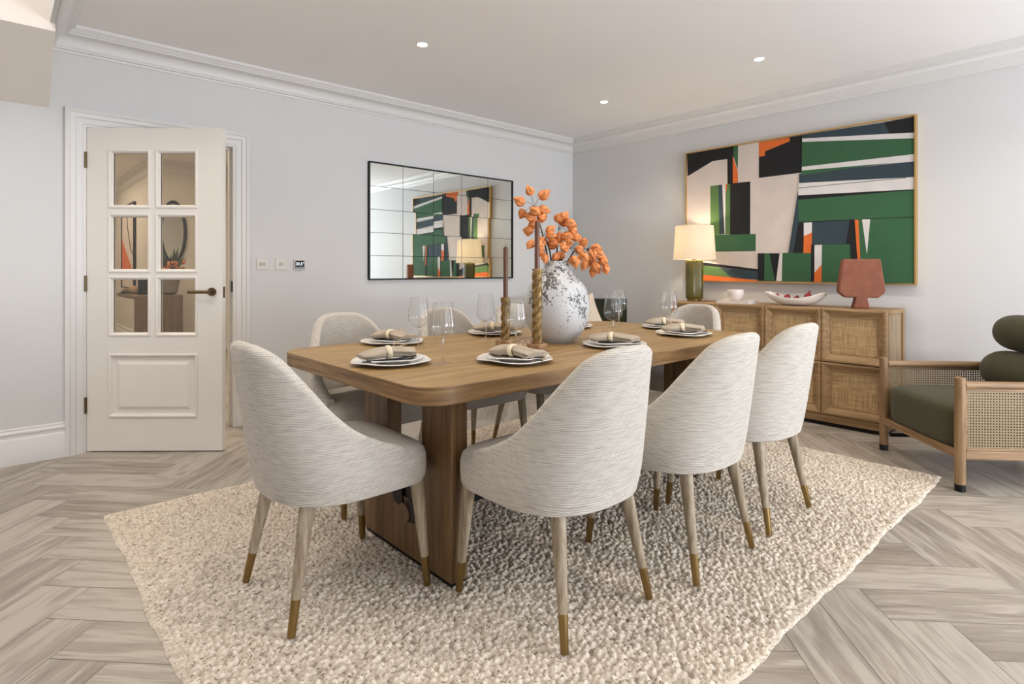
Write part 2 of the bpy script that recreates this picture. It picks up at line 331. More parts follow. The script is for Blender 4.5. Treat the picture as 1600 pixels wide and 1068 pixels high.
def copy_tree(o, parent=None):
    c = o.copy(); C.objects.link(c); c.parent = parent
    for ch in [x for x in bpy.data.objects if x.parent == o]: copy_tree(ch, c)
    return c
def dup(o, loc, rz, label, group=None):
    c = copy_tree(o); c.location = loc; c.rotation_euler = (0, 0, rz); c['label'] = label
    if group: c['group'] = group
    return c
def box(bm, x0, x1, y0, y1, z0, z1, mat=None):
    vs = [bm.verts.new((x, y, z)) for x in (x0, x1) for y in (y0, y1) for z in (z0, z1)]
    for f in ((0, 1, 3, 2), (4, 6, 7, 5), (0, 4, 5, 1), (2, 3, 7, 6), (0, 2, 6, 4), (1, 5, 7, 3)):
        fc = bm.faces.new([vs[i] for i in f])
        if mat is not None: fc.material_index = mat
def lathe(bm, prof, seg=32, c=(0, 0, 0), rib=None, cap=True, closed=False):
    rings = []
    for i, (r, z) in enumerate(prof):
        ring = []
        for k in range(seg):
            a = 2 * PI * k / seg
            rr = r * (rib(a, z, r) if rib else 1)
            ring.append(bm.verts.new((c[0] + rr * math.cos(a), c[1] + rr * math.sin(a), c[2] + z)))
        rings.append(ring)
    pairs = list(zip(rings, rings[1:])) + ([(rings[-1], rings[0])] if closed else [])
    for A, B in pairs:
        for k in range(seg):
            bm.faces.new((A[k], A[(k + 1) % seg], B[(k + 1) % seg], B[k]))
    if cap and not closed:
        bm.faces.new(rings[0][::-1]); bm.faces.new(rings[-1])
def tube(bm, pts, rad, seg=10, cap=True):
    pts = [Vector(p) for p in pts]
    if not isinstance(rad, (list, tuple)): rad = [rad] * len(pts)
    rings = []; up = None
    for i, p in enumerate(pts):
        t = (pts[min(i + 1, len(pts) - 1)] - pts[max(i - 1, 0)]).normalized()
        if up is None: up = Vector((0, 0, 1)) if abs(t.z) < 0.9 else Vector((1, 0, 0))
        x = up.cross(t); x.normalize(); y = t.cross(x); up = y if False else up
        rings.append([bm.verts.new(p + rad[i] * (math.cos(2 * PI * k / seg) * x + math.sin(2 * PI * k / seg) * y)) for k in range(seg)])
    for A, B in zip(rings, rings[1:]):
        for k in range(seg): bm.faces.new((A[k], A[(k + 1) % seg], B[(k + 1) % seg], B[k]))
    if cap: bm.faces.new(rings[0][::-1]); bm.faces.new(rings[-1])
def grid(bm, rows, uv=None, closed_u=False, mat=0):
    V = [[bm.verts.new(p) for p in r] for r in rows]
    ul = bm.loops.layers.uv.verify() if uv else None
    n = len(V[0])
    for i in range(len(V) - 1):
        for j in range(n if closed_u else n - 1):
            j2 = (j + 1) % n
            f = bm.faces.new((V[i][j], V[i][j2], V[i + 1][j2], V[i + 1][j])); f.material_index = mat
            if uv:
                ids = ((i, j), (i, j + 1), (i + 1, j + 1), (i + 1, j))
                for lp, (a, c_) in zip(f.loops, ids): lp[ul].uv = uv[a][c_]
    return V
def prism(bm, pts, fn0, fn1):
    """extrude outline: fn0/fn1 map 2d point to 3d"""
    A = [bm.verts.new(fn0(p)) for p in pts]; B = [bm.verts.new(fn1(p)) for p in pts]
    n = len(pts)
    bm.faces.new(A[::-1]); bm.faces.new(B)
    for k in range(n): bm.faces.new((A[k], A[(k + 1) % n], B[(k + 1) % n], B[k]))
def sweep(bm, path, prof, fn, closed=False):
    """path 2d points; prof list of (offset to the left of travel, depth); fn(x,y,depth)->3d; mitred corners"""
    n = len(path); rows = []
    for i in range(n):
        p = Vector(path[i])
        if closed or 0 < i < n - 1:
            a = (p - Vector(path[i - 1])).normalized(); b_ = (Vector(path[(i + 1) % n]) - p).normalized()
        elif i == 0: a = b_ = (Vector(path[1]) - p).normalized()
        else: a = b_ = (p - Vector(path[i - 1])).normalized()
        na = Vector((-a.y, a.x)); nb = Vector((-b_.y, b_.x)); mt = (na + nb); mt.normalize(); k = 1 / max(0.3, mt.dot(na))
        rows.append([fn(p.x + mt.x * o * k, p.y + mt.y * o * k, d) for o, d in prof])
    V = [[bm.verts.new(q) for q in r] for r in rows]
    m_ = len(prof)
    for i in range(n if closed else n - 1):
        A, B = V[i], V[(i + 1) % n]
        for j in range(m_ - 1): bm.faces.new((A[j], A[j + 1], B[j + 1], B[j]))
    if not closed:
        for r in (V[0], V[-1]):
            try: bm.faces.new(r)
            except Exception: pass
def interp(tab, x):
    if x <= tab[0][0]: return tab[0][1]
    for (a, b0), (c_, d) in zip(tab, tab[1:]):
        if x <= c_:
            t = (x - a) / (c_ - a); return b0 + (d - b0) * t
    return tab[-1][1]
def smoothtab(tab, x):
    """catmull-rom interpolation of a table"""
    n = len(tab)
    if x <= tab[0][0]: return tab[0][1]
    if x >= tab[-1][0]: return tab[-1][1]
    for i in range(n - 1):
        if tab[i][0] <= x <= tab[i + 1][0]:
            x0, y0 = tab[i]; x1, y1 = tab[i + 1]; h = x1 - x0
            m0 = (y1 - tab[i - 1][1]) / (x1 - tab[i - 1][0]) if i > 0 else (y1 - y0) / h
            m1 = (tab[i + 2][1] - y0) / (tab[i + 2][0] - x0) if i < n - 2 else (y1 - y0) / h
            t = (x - x0) / h
            return (2*t**3 - 3*t*t + 1)*y0 + (t**3 - 2*t*t + t)*h*m0 + (-2*t**3 + 3*t*t)*y1 + (t**3 - t*t)*h*m1

# ------------------------------------------------------------------ room
X2, Y1, CZ = 4.96, 4.46, 2.62
XL, YF = -3.2, -3.5
# floor: herringbone planks at 45 degrees to the walls
W_ = 0.1835; nR = 4
me = bpy.data.meshes.new('floor'); vs, fs, uvs, rnd = [], [], [], []
_r = Matrix.Rotation(math.radians(-1.0), 2); ea = _r @ (Vector((-1, 1)) / math.sqrt(2)); eb = _r @ (Vector((1, 1)) / math.sqrt(2))
O = Vector((0.135, 2.940))    # lower-left tip of one plank seen left of the rug
g = 0.0009
def plank(a0, a1, b0, b1, along_a):
    ctr = O + ea * ((a0 + a1) / 2) + eb * ((b0 + b1) / 2)
    if not (XL - .3 < ctr.x < X2 + .1 and YF - .3 < ctr.y < 12.3): return
    if ctr.y > Y1 + 0.3 and ctr.x > 3.2: return
    k = len(vs); ou, ov, rv = random.uniform(0, 40), random.uniform(0, 40), random.random()
    for a, b in ((a0 + g, b0 + g), (a1 - g, b0 + g), (a1 - g, b1 - g), (a0 + g, b1 - g)):
        p = O + ea * a + eb * b; vs.append((p.x, p.y, 0))
        uvs.append((ou + (a if along_a else b), ov + (b if along_a else a)))
    fs.append((k, k + 1, k + 2, k + 3)); rnd.append(rv)
# lattice in (a,b) units of W: translations (1,1)*? -> columns must run along world Y = (ea+eb)/sqrt2
for i in range(-90, 120):
    for j in range(-16, 16):
        ax = i + 2 * nR * j; bx = i
        # plank along a: its low end (tip) at a = ax - nR .. ax
        plank((ax - nR) * W_, ax * W_, bx * W_, (bx + 1) * W_, True)
        plank((ax) * W_, (ax + 1) * W_, (bx + 1 - nR) * W_, (bx + 1) * W_, False)
me.from_pydata(vs, [], fs); me.update()
ul = me.uv_layers.new(name='UVMap')
for lp in me.loops: ul.data[lp.index].uv = uvs[lp.vertex_index]
at_ = me.attributes.new('plank', 'FLOAT', 'FACE')
for k, r_ in enumerate(rnd): at_.data[k].value = r_
fl = mobj('floor', me, M_floor, None, False); fl['kind'] = 'structure'
bm = new(); box(bm, XL - .2, X2 + .1, YF - .2, 12.42, -0.12, -0.0015)
struct('floor_base', bm, M_sub, fl)

WT = 0.12
OX0, OX1, OZ = 0.418, 1.305, 2.045       # door opening
bm = new()
box(bm, XL, OX0, Y1, Y1 + WT, 0, 3.9); box(bm, OX1, X2 + WT, Y1, Y1 + WT, 0, 3.9); box(bm, OX0, OX1, Y1, Y1 + WT, OZ, 3.9)
struct('wall_back', bm, M_wall)
bm = new(); box(bm, X2, X2 + WT, YF - WT, Y1 + .001, 0, 2.75)
struct('wall_right', bm, M_wall)
bm = new(); box(bm, XL - WT, XL, YF - WT, Y1 + WT, 0, 3.9)
struct('wall_left', bm, M_wall)
# front wall (behind the camera) with two window openings
bm = new(); xs = [XL, -1.7, 0.5, 2.0, 4.6, X2]; 
for a, b_ in ((0, 1), (2, 3), (4, 5)): box(bm, xs[a], xs[b_], YF - WT, YF, 0, 3.9)
for a, b_ in ((1, 2), (3, 4)):
    box(bm, xs[a], xs[b_], YF - WT, YF, 0, 0.5); box(bm, xs[a], xs[b_], YF - WT, YF, 2.4, 3.9)
struct('wall_front', bm, M_wall)
for k, (a, b_) in enumerate(((-1.7, 0.5), (2.0, 4.6))):
    bm = new()
    for x in (a, (a + b_) / 2 - .03, b_ - .06): box(bm, x, x + .06, YF - .09, YF - .03, 0.5, 2.4)
    for z in (0.5, 1.4, 2.34): box(bm, a, b_, YF - .085, YF - .035, z, z + .06)
    struct('window_%d' % (k + 1), bm, M_trim)
# ceiling over the dining side, stairwell void on the left
bm = new(); box(bm, 0.25, X2 + WT, YF - WT, Y1 + WT, CZ, CZ + .1)
struct('ceiling', bm, M_ceil)
bm = new(); box(bm, XL, 0.30, YF, Y1, 3.8, 3.9); struct('ceiling_stairwell', bm, M_ceil)
bm = new(); box(bm, 0.225, 0.25, YF, 3.97, 2.475, 3.8); box(bm, 0.25, 0.30, YF, Y1, CZ + .1, 3.8); struct('wall_stairwell', bm, M_wall)
# underside of the stairs in the upper left corner
bm = new(); pr = [(4.46, 2.12), (3.97, 2.43), (3.97, 3.8), (4.46, 3.8)]
prism(bm, pr, lambda p: (XL, p[0], p[1]), lambda p: (0.249, p[0], p[1]))
struct('wall_stair_soffit', bm, flat('soffit_paint', (0.74, 0.68, 0.62), 0.8, var=0.01))

# cornice round the ceiling
CP = [(0, 2.473), (.010, 2.473), (.012, 2.486), (.022, 2.490), (.026, 2.502)]
for k in range(7):
    t = k / 6 * PI / 2; CP.append((.03 + .052 * (1 - math.cos(t)), 2.506 + .060 * math.sin(t)))
CP += [(.088, 2.570), (.088, 2.579), (.094, 2.580), (.102, 2.592), (.116, 2.600), (.120, 2.608), (.120, CZ), (0, CZ)]
bm = new(); sweep(bm, [(X2, YF), (X2, Y1), (0.25, Y1), (0.25, YF)], CP, lambda x, y, d: (x, y, d))
struct('trim_cornice', bm, M_trim, None, True)
# skirting boards
SP = [(.024, 0), (.024, .145), (.021, .150), (.014, .154), (.014, .172), (.018, .176), (.018, .186), (.010, .196), (.010, .205), (.0, .211)]
bm = new(); sweep(bm, [(0.327, Y1), (XL, Y1)], SP, lambda x, y, d: (x, y, d)); struct('baseboard_left', bm, M_trim, None, True)
bm = new(); sweep(bm, [(X2, YF), (X2, Y1), (1.416, Y1)], SP, lambda x, y, d: (x, y, d)); struct('baseboard_right', bm, M_trim, None, True)

# architrave and lining of the doorway
AP = [(0, .0), (0, .026), (.010, .030), (.022, .030), (.026, .024), (.050, .021), (.056, .013), (.088, .011), (.092, .006), (.100, .006), (.108, .0)]
def archi(y, s):
    bm = new()
    AQ = [(o, d) for o, d in reversed(AP)]
    AQ = [(.108 - o, d) for o, d in AP]
    sweep(bm, [(OX0 + .014, 0), (OX0 + .014, OZ - .014), (OX1 - .014, OZ - .014), (OX1 - .014, 0)], AQ, lambda x, z, d: (x, y - s * d, z))
    return bm
struct('trim_architrave', archi(Y1, 1), M_trim, None, True)
bm = new()
JX0, JX1, JZ = OX0 + .012, OX1 - .012, OZ - .012
box(bm, OX0, JX0, Y1, Y1 + WT, 0, OZ); box(bm, JX1, OX1, Y1, Y1 + WT, 0, OZ); box(bm, JX0, JX1, Y1, Y1 + WT, JZ, OZ)
box(bm, JX0, JX0 + .014, Y1 + .05, Y1 + .085, 0, JZ - .014); box(bm, JX1 - .014, JX1, Y1 + .05, Y1 + .085, 0, JZ - .014); box(bm, JX0, JX1, Y1 + .05, Y1 + .085, JZ - .014, JZ)
jamb = struct('door_frame', bm, M_trim, None, False, .002)
jamb.name = 'trim_door_lining'
bm = new(); box(bm, JX1 - .003, JX1 + .001, Y1 + .008, Y1 + .045, .98, 1.06); obj('strike_plate', bm, M_black, jamb, False)

# ------------------------------------------------------------------ door leaf
DW, DT = 0.845, 0.044
UX = [(0.149, 0.386), (0.443, 0.680)]
UZ = [(0.737, 1.088), (1.135, 1.481), (1.538, 1.882)]
ZB, ZT = 0.008, 2.028
bm = new()
px = [0.002, 0.149, 0.386, 0.443, 0.680, DW]
box(bm, px[0], px[1], 0, DT, ZB, ZT); box(bm, px[4], px[5], 0, DT, ZB, ZT)
box(bm, px[1], px[4], 0, DT, ZB, 0.228); box(bm, px[1], px[4], 0, DT, 0.604, UZ[0][0]); box(bm, px[1], px[4], 0, DT, UZ[2][1], ZT)
box(bm, px[1], px[4], 0, DT, UZ[0][1], UZ[1][0]); box(bm, px[1], px[4], 0, DT, UZ[1][1], UZ[2][0])
for a, b_ in UZ: box(bm, px[2], px[3], 0, DT, a, b_)
box(bm, px[1] - .001, px[4] + .001, .012, DT - .012, .226, .606)
door = struct('door_1', bm, M_door)
door.location = (0.432, Y1 - 0.001, 0); door.rotation_euler = (0, 0, math.atan2(-.558, .634))
def ring2(bm, x0, x1, z0, z1, prof, y, s):
    sweep(bm, [(x0, z0), (x1, z0), (x1, z1), (x0, z1)], prof, lambda x, z, d: (x, y - s * d, z), closed=True)
for face, y, s in (('front', 0, 1), ('back', DT, -1)):
    bm = new()
    ring2(bm, px[1], px[4], .228, .604, [(-.012, 0), (-.010, .007), (-.002, .009), (.004, .003), (.010, -.010), (.012, -.012)], y, s)
    ring2(bm, px[1] + .034, px[4] - .034, .262, .570, [(0, -.012), (.022, -.002), (.026, -.001), (.3, -.001)][:3], y, s)
    box(bm, px[1] + .056, px[4] - .056, y - .0 if s < 0 else y + .001, y - .001 if s < 0 else y + .014, .284, .548)
    obj('raised_panel', bm, M_door, door, False)
for cx_, (a, b_) in enumerate(UX):
    for (c0, c1) in UZ:
        bm = new()
        for y, s in ((0, 1), (DT, -1)):
            ring2(bm, a, b_, c0, c1, [(-.012, 0), (-.010, .006), (-.003, .008), (.003, .004), (.006, -.006), (.010, -.010), (.010, -.018)], y, s)
        obj('glazing_bead', bm, M_door, door, True)
        bm = new(); box(bm, a + .002, b_ - .002, DT / 2 - .002, DT / 2 + .002, c0 + .002, c1 - .002)
        obj('glass_pane', bm, M_pane, door, False)
for z in (0.244, 1.005, 1.778):
    bm = new(); tube(bm, [(-.002, -.006, z), (-.002, -.006, z + .1)], .0075, 10); box(bm, -.002, .004, -.004, .03, z, z + .1)
    obj('hinge', bm, M_bronze, door, False)
bm = new()
HX, HZ = DW - .062, 1.003
for y, s in ((0, 1), (DT, -1)):
    tube(bm, [(HX, y, HZ), (HX, y - s * .010, HZ)], .026, 24); tube(bm, [(HX, y - s * .008, HZ), (HX, y - s * .052, HZ)], .010, 14)
    tube(bm, [(HX + .008, y - s * .050, HZ), (HX - .125, y - s * .050, HZ)], .0105, 14)
obj('lever_handle', bm, M_bronze, door, True)
bm = new(); box(bm, DW - .001, DW + .002, .010, .034, .965, 1.035); obj('latch_plate', bm, M_bronze, door, False)
bm = new(); box(bm, DW - .001, DW + .003, .014, .030, .985, 1.005); obj('latch_bolt', bm, M_brass, door, False)

# ------------------------------------------------------------------ hallway beyond the door
M_hallwall = flat('hall_paint', (0.70, 0.66, 0.60), 0.8, var=0.01)
HY = Y1 + WT
bm = new(); box(bm, -0.4, -0.28, HY, 12.42, 0, CZ); struct('wall_hall_left', bm, M_hallwall)
bm = new(); box(bm, 1.62, 1.74, 9.07, 12.42, 0, CZ); box(bm, 1.62, 3.0, 8.95, 9.07, 0, CZ); struct('wall_hall_jog', bm, M_hallwall)
bm = new(); box(bm, 3.0, 3.12, HY, 9.07, 0, CZ); struct('wall_hall_right', bm, M_hallwall)
bm = new(); box(bm, -0.4, 1.74, 12.3, 12.42, 0, CZ); struct('wall_hall_end', bm, M_hallwall)
bm = new(); box(bm, -0.4, 3.12, HY, 12.42, CZ, CZ + .1); struct('ceiling_hall', bm, M_ceil)
bm = new(); sweep(bm, [(3.0, 8.95), (1.62, 8.95), (1.62, 12.3), (-.28, 12.3)], CP, lambda x, y, d: (x, y, d)); struct('trim_hall_cornice', bm, M_trim, None, True)
bm = new(); sweep(bm, [(3.0, 8.95), (1.62, 8.95), (1.62, 12.3), (-.28, 12.3)], SP, lambda x, y, d: (x, y, d)); struct('baseboard_hall', bm, M_trim, None, True)
t = thing('console_table', 'wooden waterfall console table in the hallway behind the door glass', 'table', (1.5, 8.3, 0))
bm = new(); box(bm, -.245, .26, -.2, -.12, 0, .785); obj('end_panel', bm, M_hallwood, t, False, .003)
bm = new(); box(bm, -.245, .10, -.2, 1.2, .785, .83); box(bm, .10, .26, -.2, .6, .785, .83); obj('top', bm, M_hallwood, t, False, .003)
t2 = thing('oval_mirror', 'dark framed oval mirror on the hallway wall behind the flowers', 'mirror', (1.82, 8.94, 1.66))
bm = new(); pts = [(.165 * math.cos(2 * PI * k / 40), .43 * math.sin(2 * PI * k / 40)) for k in range(40)]
sweep(bm, pts, [(-.0, 0), (0, .03), (.036, .03), (.040, 0)], lambda x, z, d: (x, -d, z), closed=True); obj('mirror_frame', bm, M_black, t2, True)
bm = new(); prism(bm, [(x * .8, z * .9) for x, z in pts], lambda p: (p[0], -.004, p[1]), lambda p: (p[0], -.010, p[1])); obj('mirror_glass', bm, M_mirror, t2, False)
t3 = thing('framed_print', 'tall framed print with an orange triangle on the hallway wall', 'picture', (1.615, 10.95, 1.52))
bm = new(); box(bm, -.02, 0, -.56, .56, -.66, .66); obj('print_panel', bm, PC['w'], t3, False)
bm = new(); sweep(bm, [(-.57, -.67), (.57, -.67), (.57, .67), (-.57, .67)], [(0, 0), (0, .035), (.02, .035), (.02, 0)], lambda y, z, d: (-d, y, z), closed=True); obj('frame', bm, M_black, t3, False)
bm = new(); prism(bm, [(.54, -.42), (-.5, -.42), (.54, .12)], lambda p: (-.021, p[0], p[1]), lambda p: (-.024, p[0], p[1])); obj('orange_shape', bm, PC['o'], t3, False)
bm = new(); tube(bm, [(-.024, .1, .65), (-.024, .0, .3), (-.024, -.28, -.05), (-.024, -.5, -.15)], .006, 6); obj('black_line', bm, PC['k'], t3)
bm = new(); lathe(bm, [(.05, 0), (.09, .03), (.10, .12), (.14, .25), (.17, .30), (.155, .30), (.12, .24), (.08, .12), (.02, .04)], 28)
hv = tag(obj('hall_vase', bm, flat('grey_vase', (.22, .19, .16), .5), None, loc=(1.66, 8.33, .83)), 'grey footed vase of orange flowers on the hallway console', 'vase'); hv.name = 'footed_vase'
t4 = thing('flower_bouquet', 'bouquet of orange blooms and green leaves in the hallway vase', 'flowers', (1.66, 8.33, 1.10))
bm = new(); bmesh.ops.create_icosphere(bm, subdivisions=2, radius=.032)
b0 = obj('bloom', bm, M_lantern, t4)
bm = new(); tube(bm, [(0, 0, 0), (0, 0, .10), (.01, 0, .20), (.03, 0, .29)], [.003, .006, .017, .001], 5)
l0 = obj('leaf', bm, M_leaf, t4); l0.rotation_euler = (.4, .3, 0)
for k in range(26):
    a = random.uniform(0, 2 * PI); r_ = random.uniform(.04, .19)
    o = b0 if k == 0 else b0.copy()
    if k: C.objects.link(o)
    o.parent = t4; o.location = (r_ * math.cos(a) + .03, r_ * math.sin(a), random.uniform(0, .15)); o.scale = [random.uniform(.8, 1.15)] * 3
for k in range(22):
    o = l0 if k == 0 else l0.copy()
    if k: C.objects.link(o)
    o.parent = t4; o.rotation_euler = (random.uniform(-.8, .8), random.uniform(-.8, .8), random.uniform(0, 6)); o.location = (0, 0, -.01); o.scale = [random.uniform(.9, 1.25)] * 3
bm = new(); bmesh.ops.create_uvsphere(bm, u_segments=20, v_segments=12, radius=.055)
tag(obj('ornament', bm, flat('tan_ornament', (.42, .27, .16), .6), None, loc=(1.36, 8.9, .885)), 'small round tan ornament at the back of the hallway console', 'ornament')
bm = new(); box(bm, -.07, .07, -.02, .0, 0, .22); o = tag(obj('photo_frame', bm, M_black, None, False, loc=(1.42, 8.55, .83)), 'small dark photo frame standing on the hallway console', 'photo frame')
for z_, w_, kind in ((.83, .12, 'lower'), (.855, .10, 'upper')):
    bm = new(); box(bm, -w_, w_, -.08, .08, 0, .023)
    tag(obj('book', bm, M_black if z_ < .84 else M_hallwood, None, False, loc=(1.37, 9.12, z_)), kind + ' book of the small stack on the hallway console', 'book', 'books on the hallway console')

# ------------------------------------------------------------------ downlights
def downlight(x, y, label):
    t = thing('ceiling_downlight', label, 'light', (x, y, CZ), 0, 'ceiling downlights')
    bm = new(); lathe(bm, [(.030, -.001), (.036, -.005), (.040, -.002), (.040, .0), (.030, .02), (.028, .02)], 28, closed=True); obj('bezel', bm, M_trim, t)
    bm = new(); lathe(bm, [(.0005, -.0025), (.028, -.0025), (.028, .0), (.0005, .0)], 24, cap=True); obj('lens', bm, M_lens, t)
DL = ['round recessed downlight at the left of the ceiling', 'round recessed downlight nearest the painting, at the right of the ceiling', 'round recessed downlight nearest the far corner, above the mirror wall end',
      'round recessed downlight above the table front', 'round recessed downlight behind the camera, left', 'round recessed downlight behind the camera, right', 'round recessed downlight near the door', 'round recessed downlight beside the stairwell']
for (x, y), lb in zip(SPOTS, DL): downlight(x, y, lb)

# ------------------------------------------------------------------ rug
bm = None
RX0, RX1, RY0, RY1 = 0.38, 3.87, 0.76, 3.24
nx, ny = 900, 640
vs, fs, vw = [], [], []
def edge(s, k): return .005 * math.sin(s * 7 + k) + .003 * math.sin(s * 19 + 2 * k) + .0015 * math.sin(s * 61 + k)
for j in range(ny + 1):
    v_ = j / ny
    for i in range(nx + 1):
        u_ = i / nx
        x0 = RX0 + edge(v_ * 2.5, 1); x1 = RX1 + edge(v_ * 2.5, 2.3) - .02 * v_; y0 = RY0 + edge(u_ * 3.4, 3.1); y1 = RY1 + edge(u_ * 3.4, .4) 
        ed = min(u_, 1 - u_, (v_) * 0.7, (1 - v_) * 0.7) * 3.4
        z = .0095 * (1 - math.exp(-ed / .010)) if ed < .1 else .0095
        vs.append((x0 + (x1 - x0) * u_, y0 + (y1 - y0) * v_, z + .001)); vw.append(max(0.0, min(1.0, (ed - .008) / .03)))
for j in range(ny):
    for i in range(nx):
        a = j * (nx + 1) + i; fs.append((a, a + 1, a + nx + 2, a + nx + 1))
me = bpy.data.meshes.new('rug'); me.from_pydata(vs, [], fs); me.update()
rug = mobj('area_rug', me, M_rug, None, True)
tag(rug, 'large cream chunky loop wool rug under the dining table', 'rug')
tx = bpy.data.textures.new('loops', 'VORONOI'); tx.noise_scale = 0.018; tx.distance_metric = 'DISTANCE_SQUARED'
dm = rug.modifiers.new('loops', 'DISPLACE'); dm.texture = tx; dm.texture_coords = 'GLOBAL'; dm.strength = -.026; dm.mid_level = 0.10; dm.direction = 'Z'
vg = rug.vertex_groups.new(name='pile')
for wv_ in sorted(set(round(x, 1) for x in vw)): vg.add([i for i, x in enumerate(vw) if round(x, 1) == wv_], wv_, 'REPLACE')
dm.vertex_group = 'pile'

# ------------------------------------------------------------------ dining table
TX0, TX1, TY0, TY1, TZ, TH = 1.0, 3.39, 1.515, 2.755, 0.76, 0.062
def rrect(x0, x1, y0, y1, r, n=10):
    out = []
    for cx_, cy_, a0 in ((x1 - r, y0 + r, -PI / 2), (x1 - r, y1 - r, 0), (x0 + r, y1 - r, PI / 2), (x0 + r, y0 + r, PI)):
        for k in range(n + 1):
            a = a0 + PI / 2 * k / n; out.append((cx_ + r * math.cos(a), cy_ + r * math.sin(a)))
    return out
t = thing('dining_table', 'long brown oak dining table with rounded corners set for eight', 'table', ((TX0 + TX1) / 2, (TY0 + TY1) / 2, 0.0145))
tx_, ty_ = t.location.x, t.location.y
bm = new(); prism(bm, rrect(TX0 - tx_, TX1 - tx_, TY0 - ty_, TY1 - ty_, .125), lambda p: (p[0], p[1], TZ - TH - .012), lambda p: (p[0], p[1], TZ - .012)); 

for f in bm.faces:
    f.normal_update()
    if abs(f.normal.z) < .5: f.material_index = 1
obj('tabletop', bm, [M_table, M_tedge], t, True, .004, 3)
for lx in (1.235, 2.845):
    x0, x1 = lx - .035 - tx_, lx + .035 - tx_
    out = [(1.65, 0), (2.62, 0), (2.62, TZ - TH - .012), (2.43, TZ - TH - .012), (2.43, .36)]
    a = [(1.84, .36), (1.84, TZ - TH - .012), (1.65, TZ - TH - .012)]
    # U shaped trestle: two posts joined by a solid panel low down, with a scooped opening
    pts = [(1.65, .0138), (2.29, .0138), (2.29, TZ - TH - .012), (2.10, TZ - TH - .012), (2.10, .27), (2.075, .235), (1.865, .235), (1.84, .27), (1.84, TZ - TH - .012), (1.65, TZ - TH - .012)]
    bm = new(); prism(bm, [(p[0] + (0.20 * (p[0] - 1.65) / .64 if False else 0) - ty_, p[1]) for p in pts], lambda p: (x0, p[0], p[1]), lambda p: (x1, p[0], p[1]))
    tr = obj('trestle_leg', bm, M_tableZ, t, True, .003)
    bm = new(); box(bm, x0 + .004, x1 - .004, 1.66 - ty_, 2.28 - ty_, 0, .0140); obj('black_foot_strip', bm, M_black, t, False)
    bm = new(); s = -1 if lx < 2 else 1; xc = (x0 if s < 0 else x1)
    tube(bm, [(xc - s * .001, 1.955 - ty_, .175), (xc + s * .010, 1.955 - ty_, .175)], .038, 24); obj('disc_cap', bm, M_tableZ, t, True)
    bm = new(); tube(bm, [(xc + s * .0005, 1.905 - ty_, .196), (xc + s * .006, 1.905 - ty_, .196)], .045, 24); ya_, yb_ = 1.965 - ty_, 2.05 - ty_
    prism(bm, [(ya_, .19), (yb_ - .02, .20), (yb_ + .01, .262), (ya_ + .012, .262)], lambda p: (xc + s * .0005, p[0], p[1]), lambda p: (xc + s * .006, p[0], p[1]))
    obj('black_bracket', bm, M_black, t, False)
bm = new(); box(bm, 1.24 - tx_, 2.84 - tx_, 1.925 - ty_, 1.985 - ty_, .14, .21)
box(bm, 1.205 - tx_, 1.30 - tx_, 1.90 - ty_, 2.03 - ty_, .21, .30); obj('stretcher', bm, M_black, t, False, .002)

# ------------------------------------------------------------------ dining chairs
HT = [(-.304, .872), (-.290, .865), (-.25, .830), (-.217, .782), (-.17, .715), (-.12, .65), (-.05, .588), (.05, .535), (.125, .508)]
Y0c = -.02; YS = .125
def cw(z): return smoothtab([(.35, .252), (.45, .272), (.6, .262), (.75, .246), (.9, .232)], z)
def cD(z): return smoothtab([(.35, .245), (.42, .262), (.65, .304), (.9, .345)], z)
def plan(a, z, t=0.0, PW=2.5):
    """a 0 = back centre, 1 = front end of the shell side"""
    w_, D = cw(z) - t, cD(z) - t
    if a > .66: return (w_, Y0c + (YS - Y0c) * (a - .66) / .34)
    th = (1 - a / .66) * PI / 2
    return (w_ * max(0, math.cos(th)) ** (2 / PW), Y0c - (Y0c + D) * max(0, math.sin(th)) ** (2 / PW))
def arm_h(a):
    if a > .66: y = Y0c + (YS - Y0c) * (a - .66) / .34
    else: y = Y0c - (Y0c + .304) * math.sin((1 - a / .66) * PI / 2) ** (2 / 2.5)
    return smoothtab(HT, y)
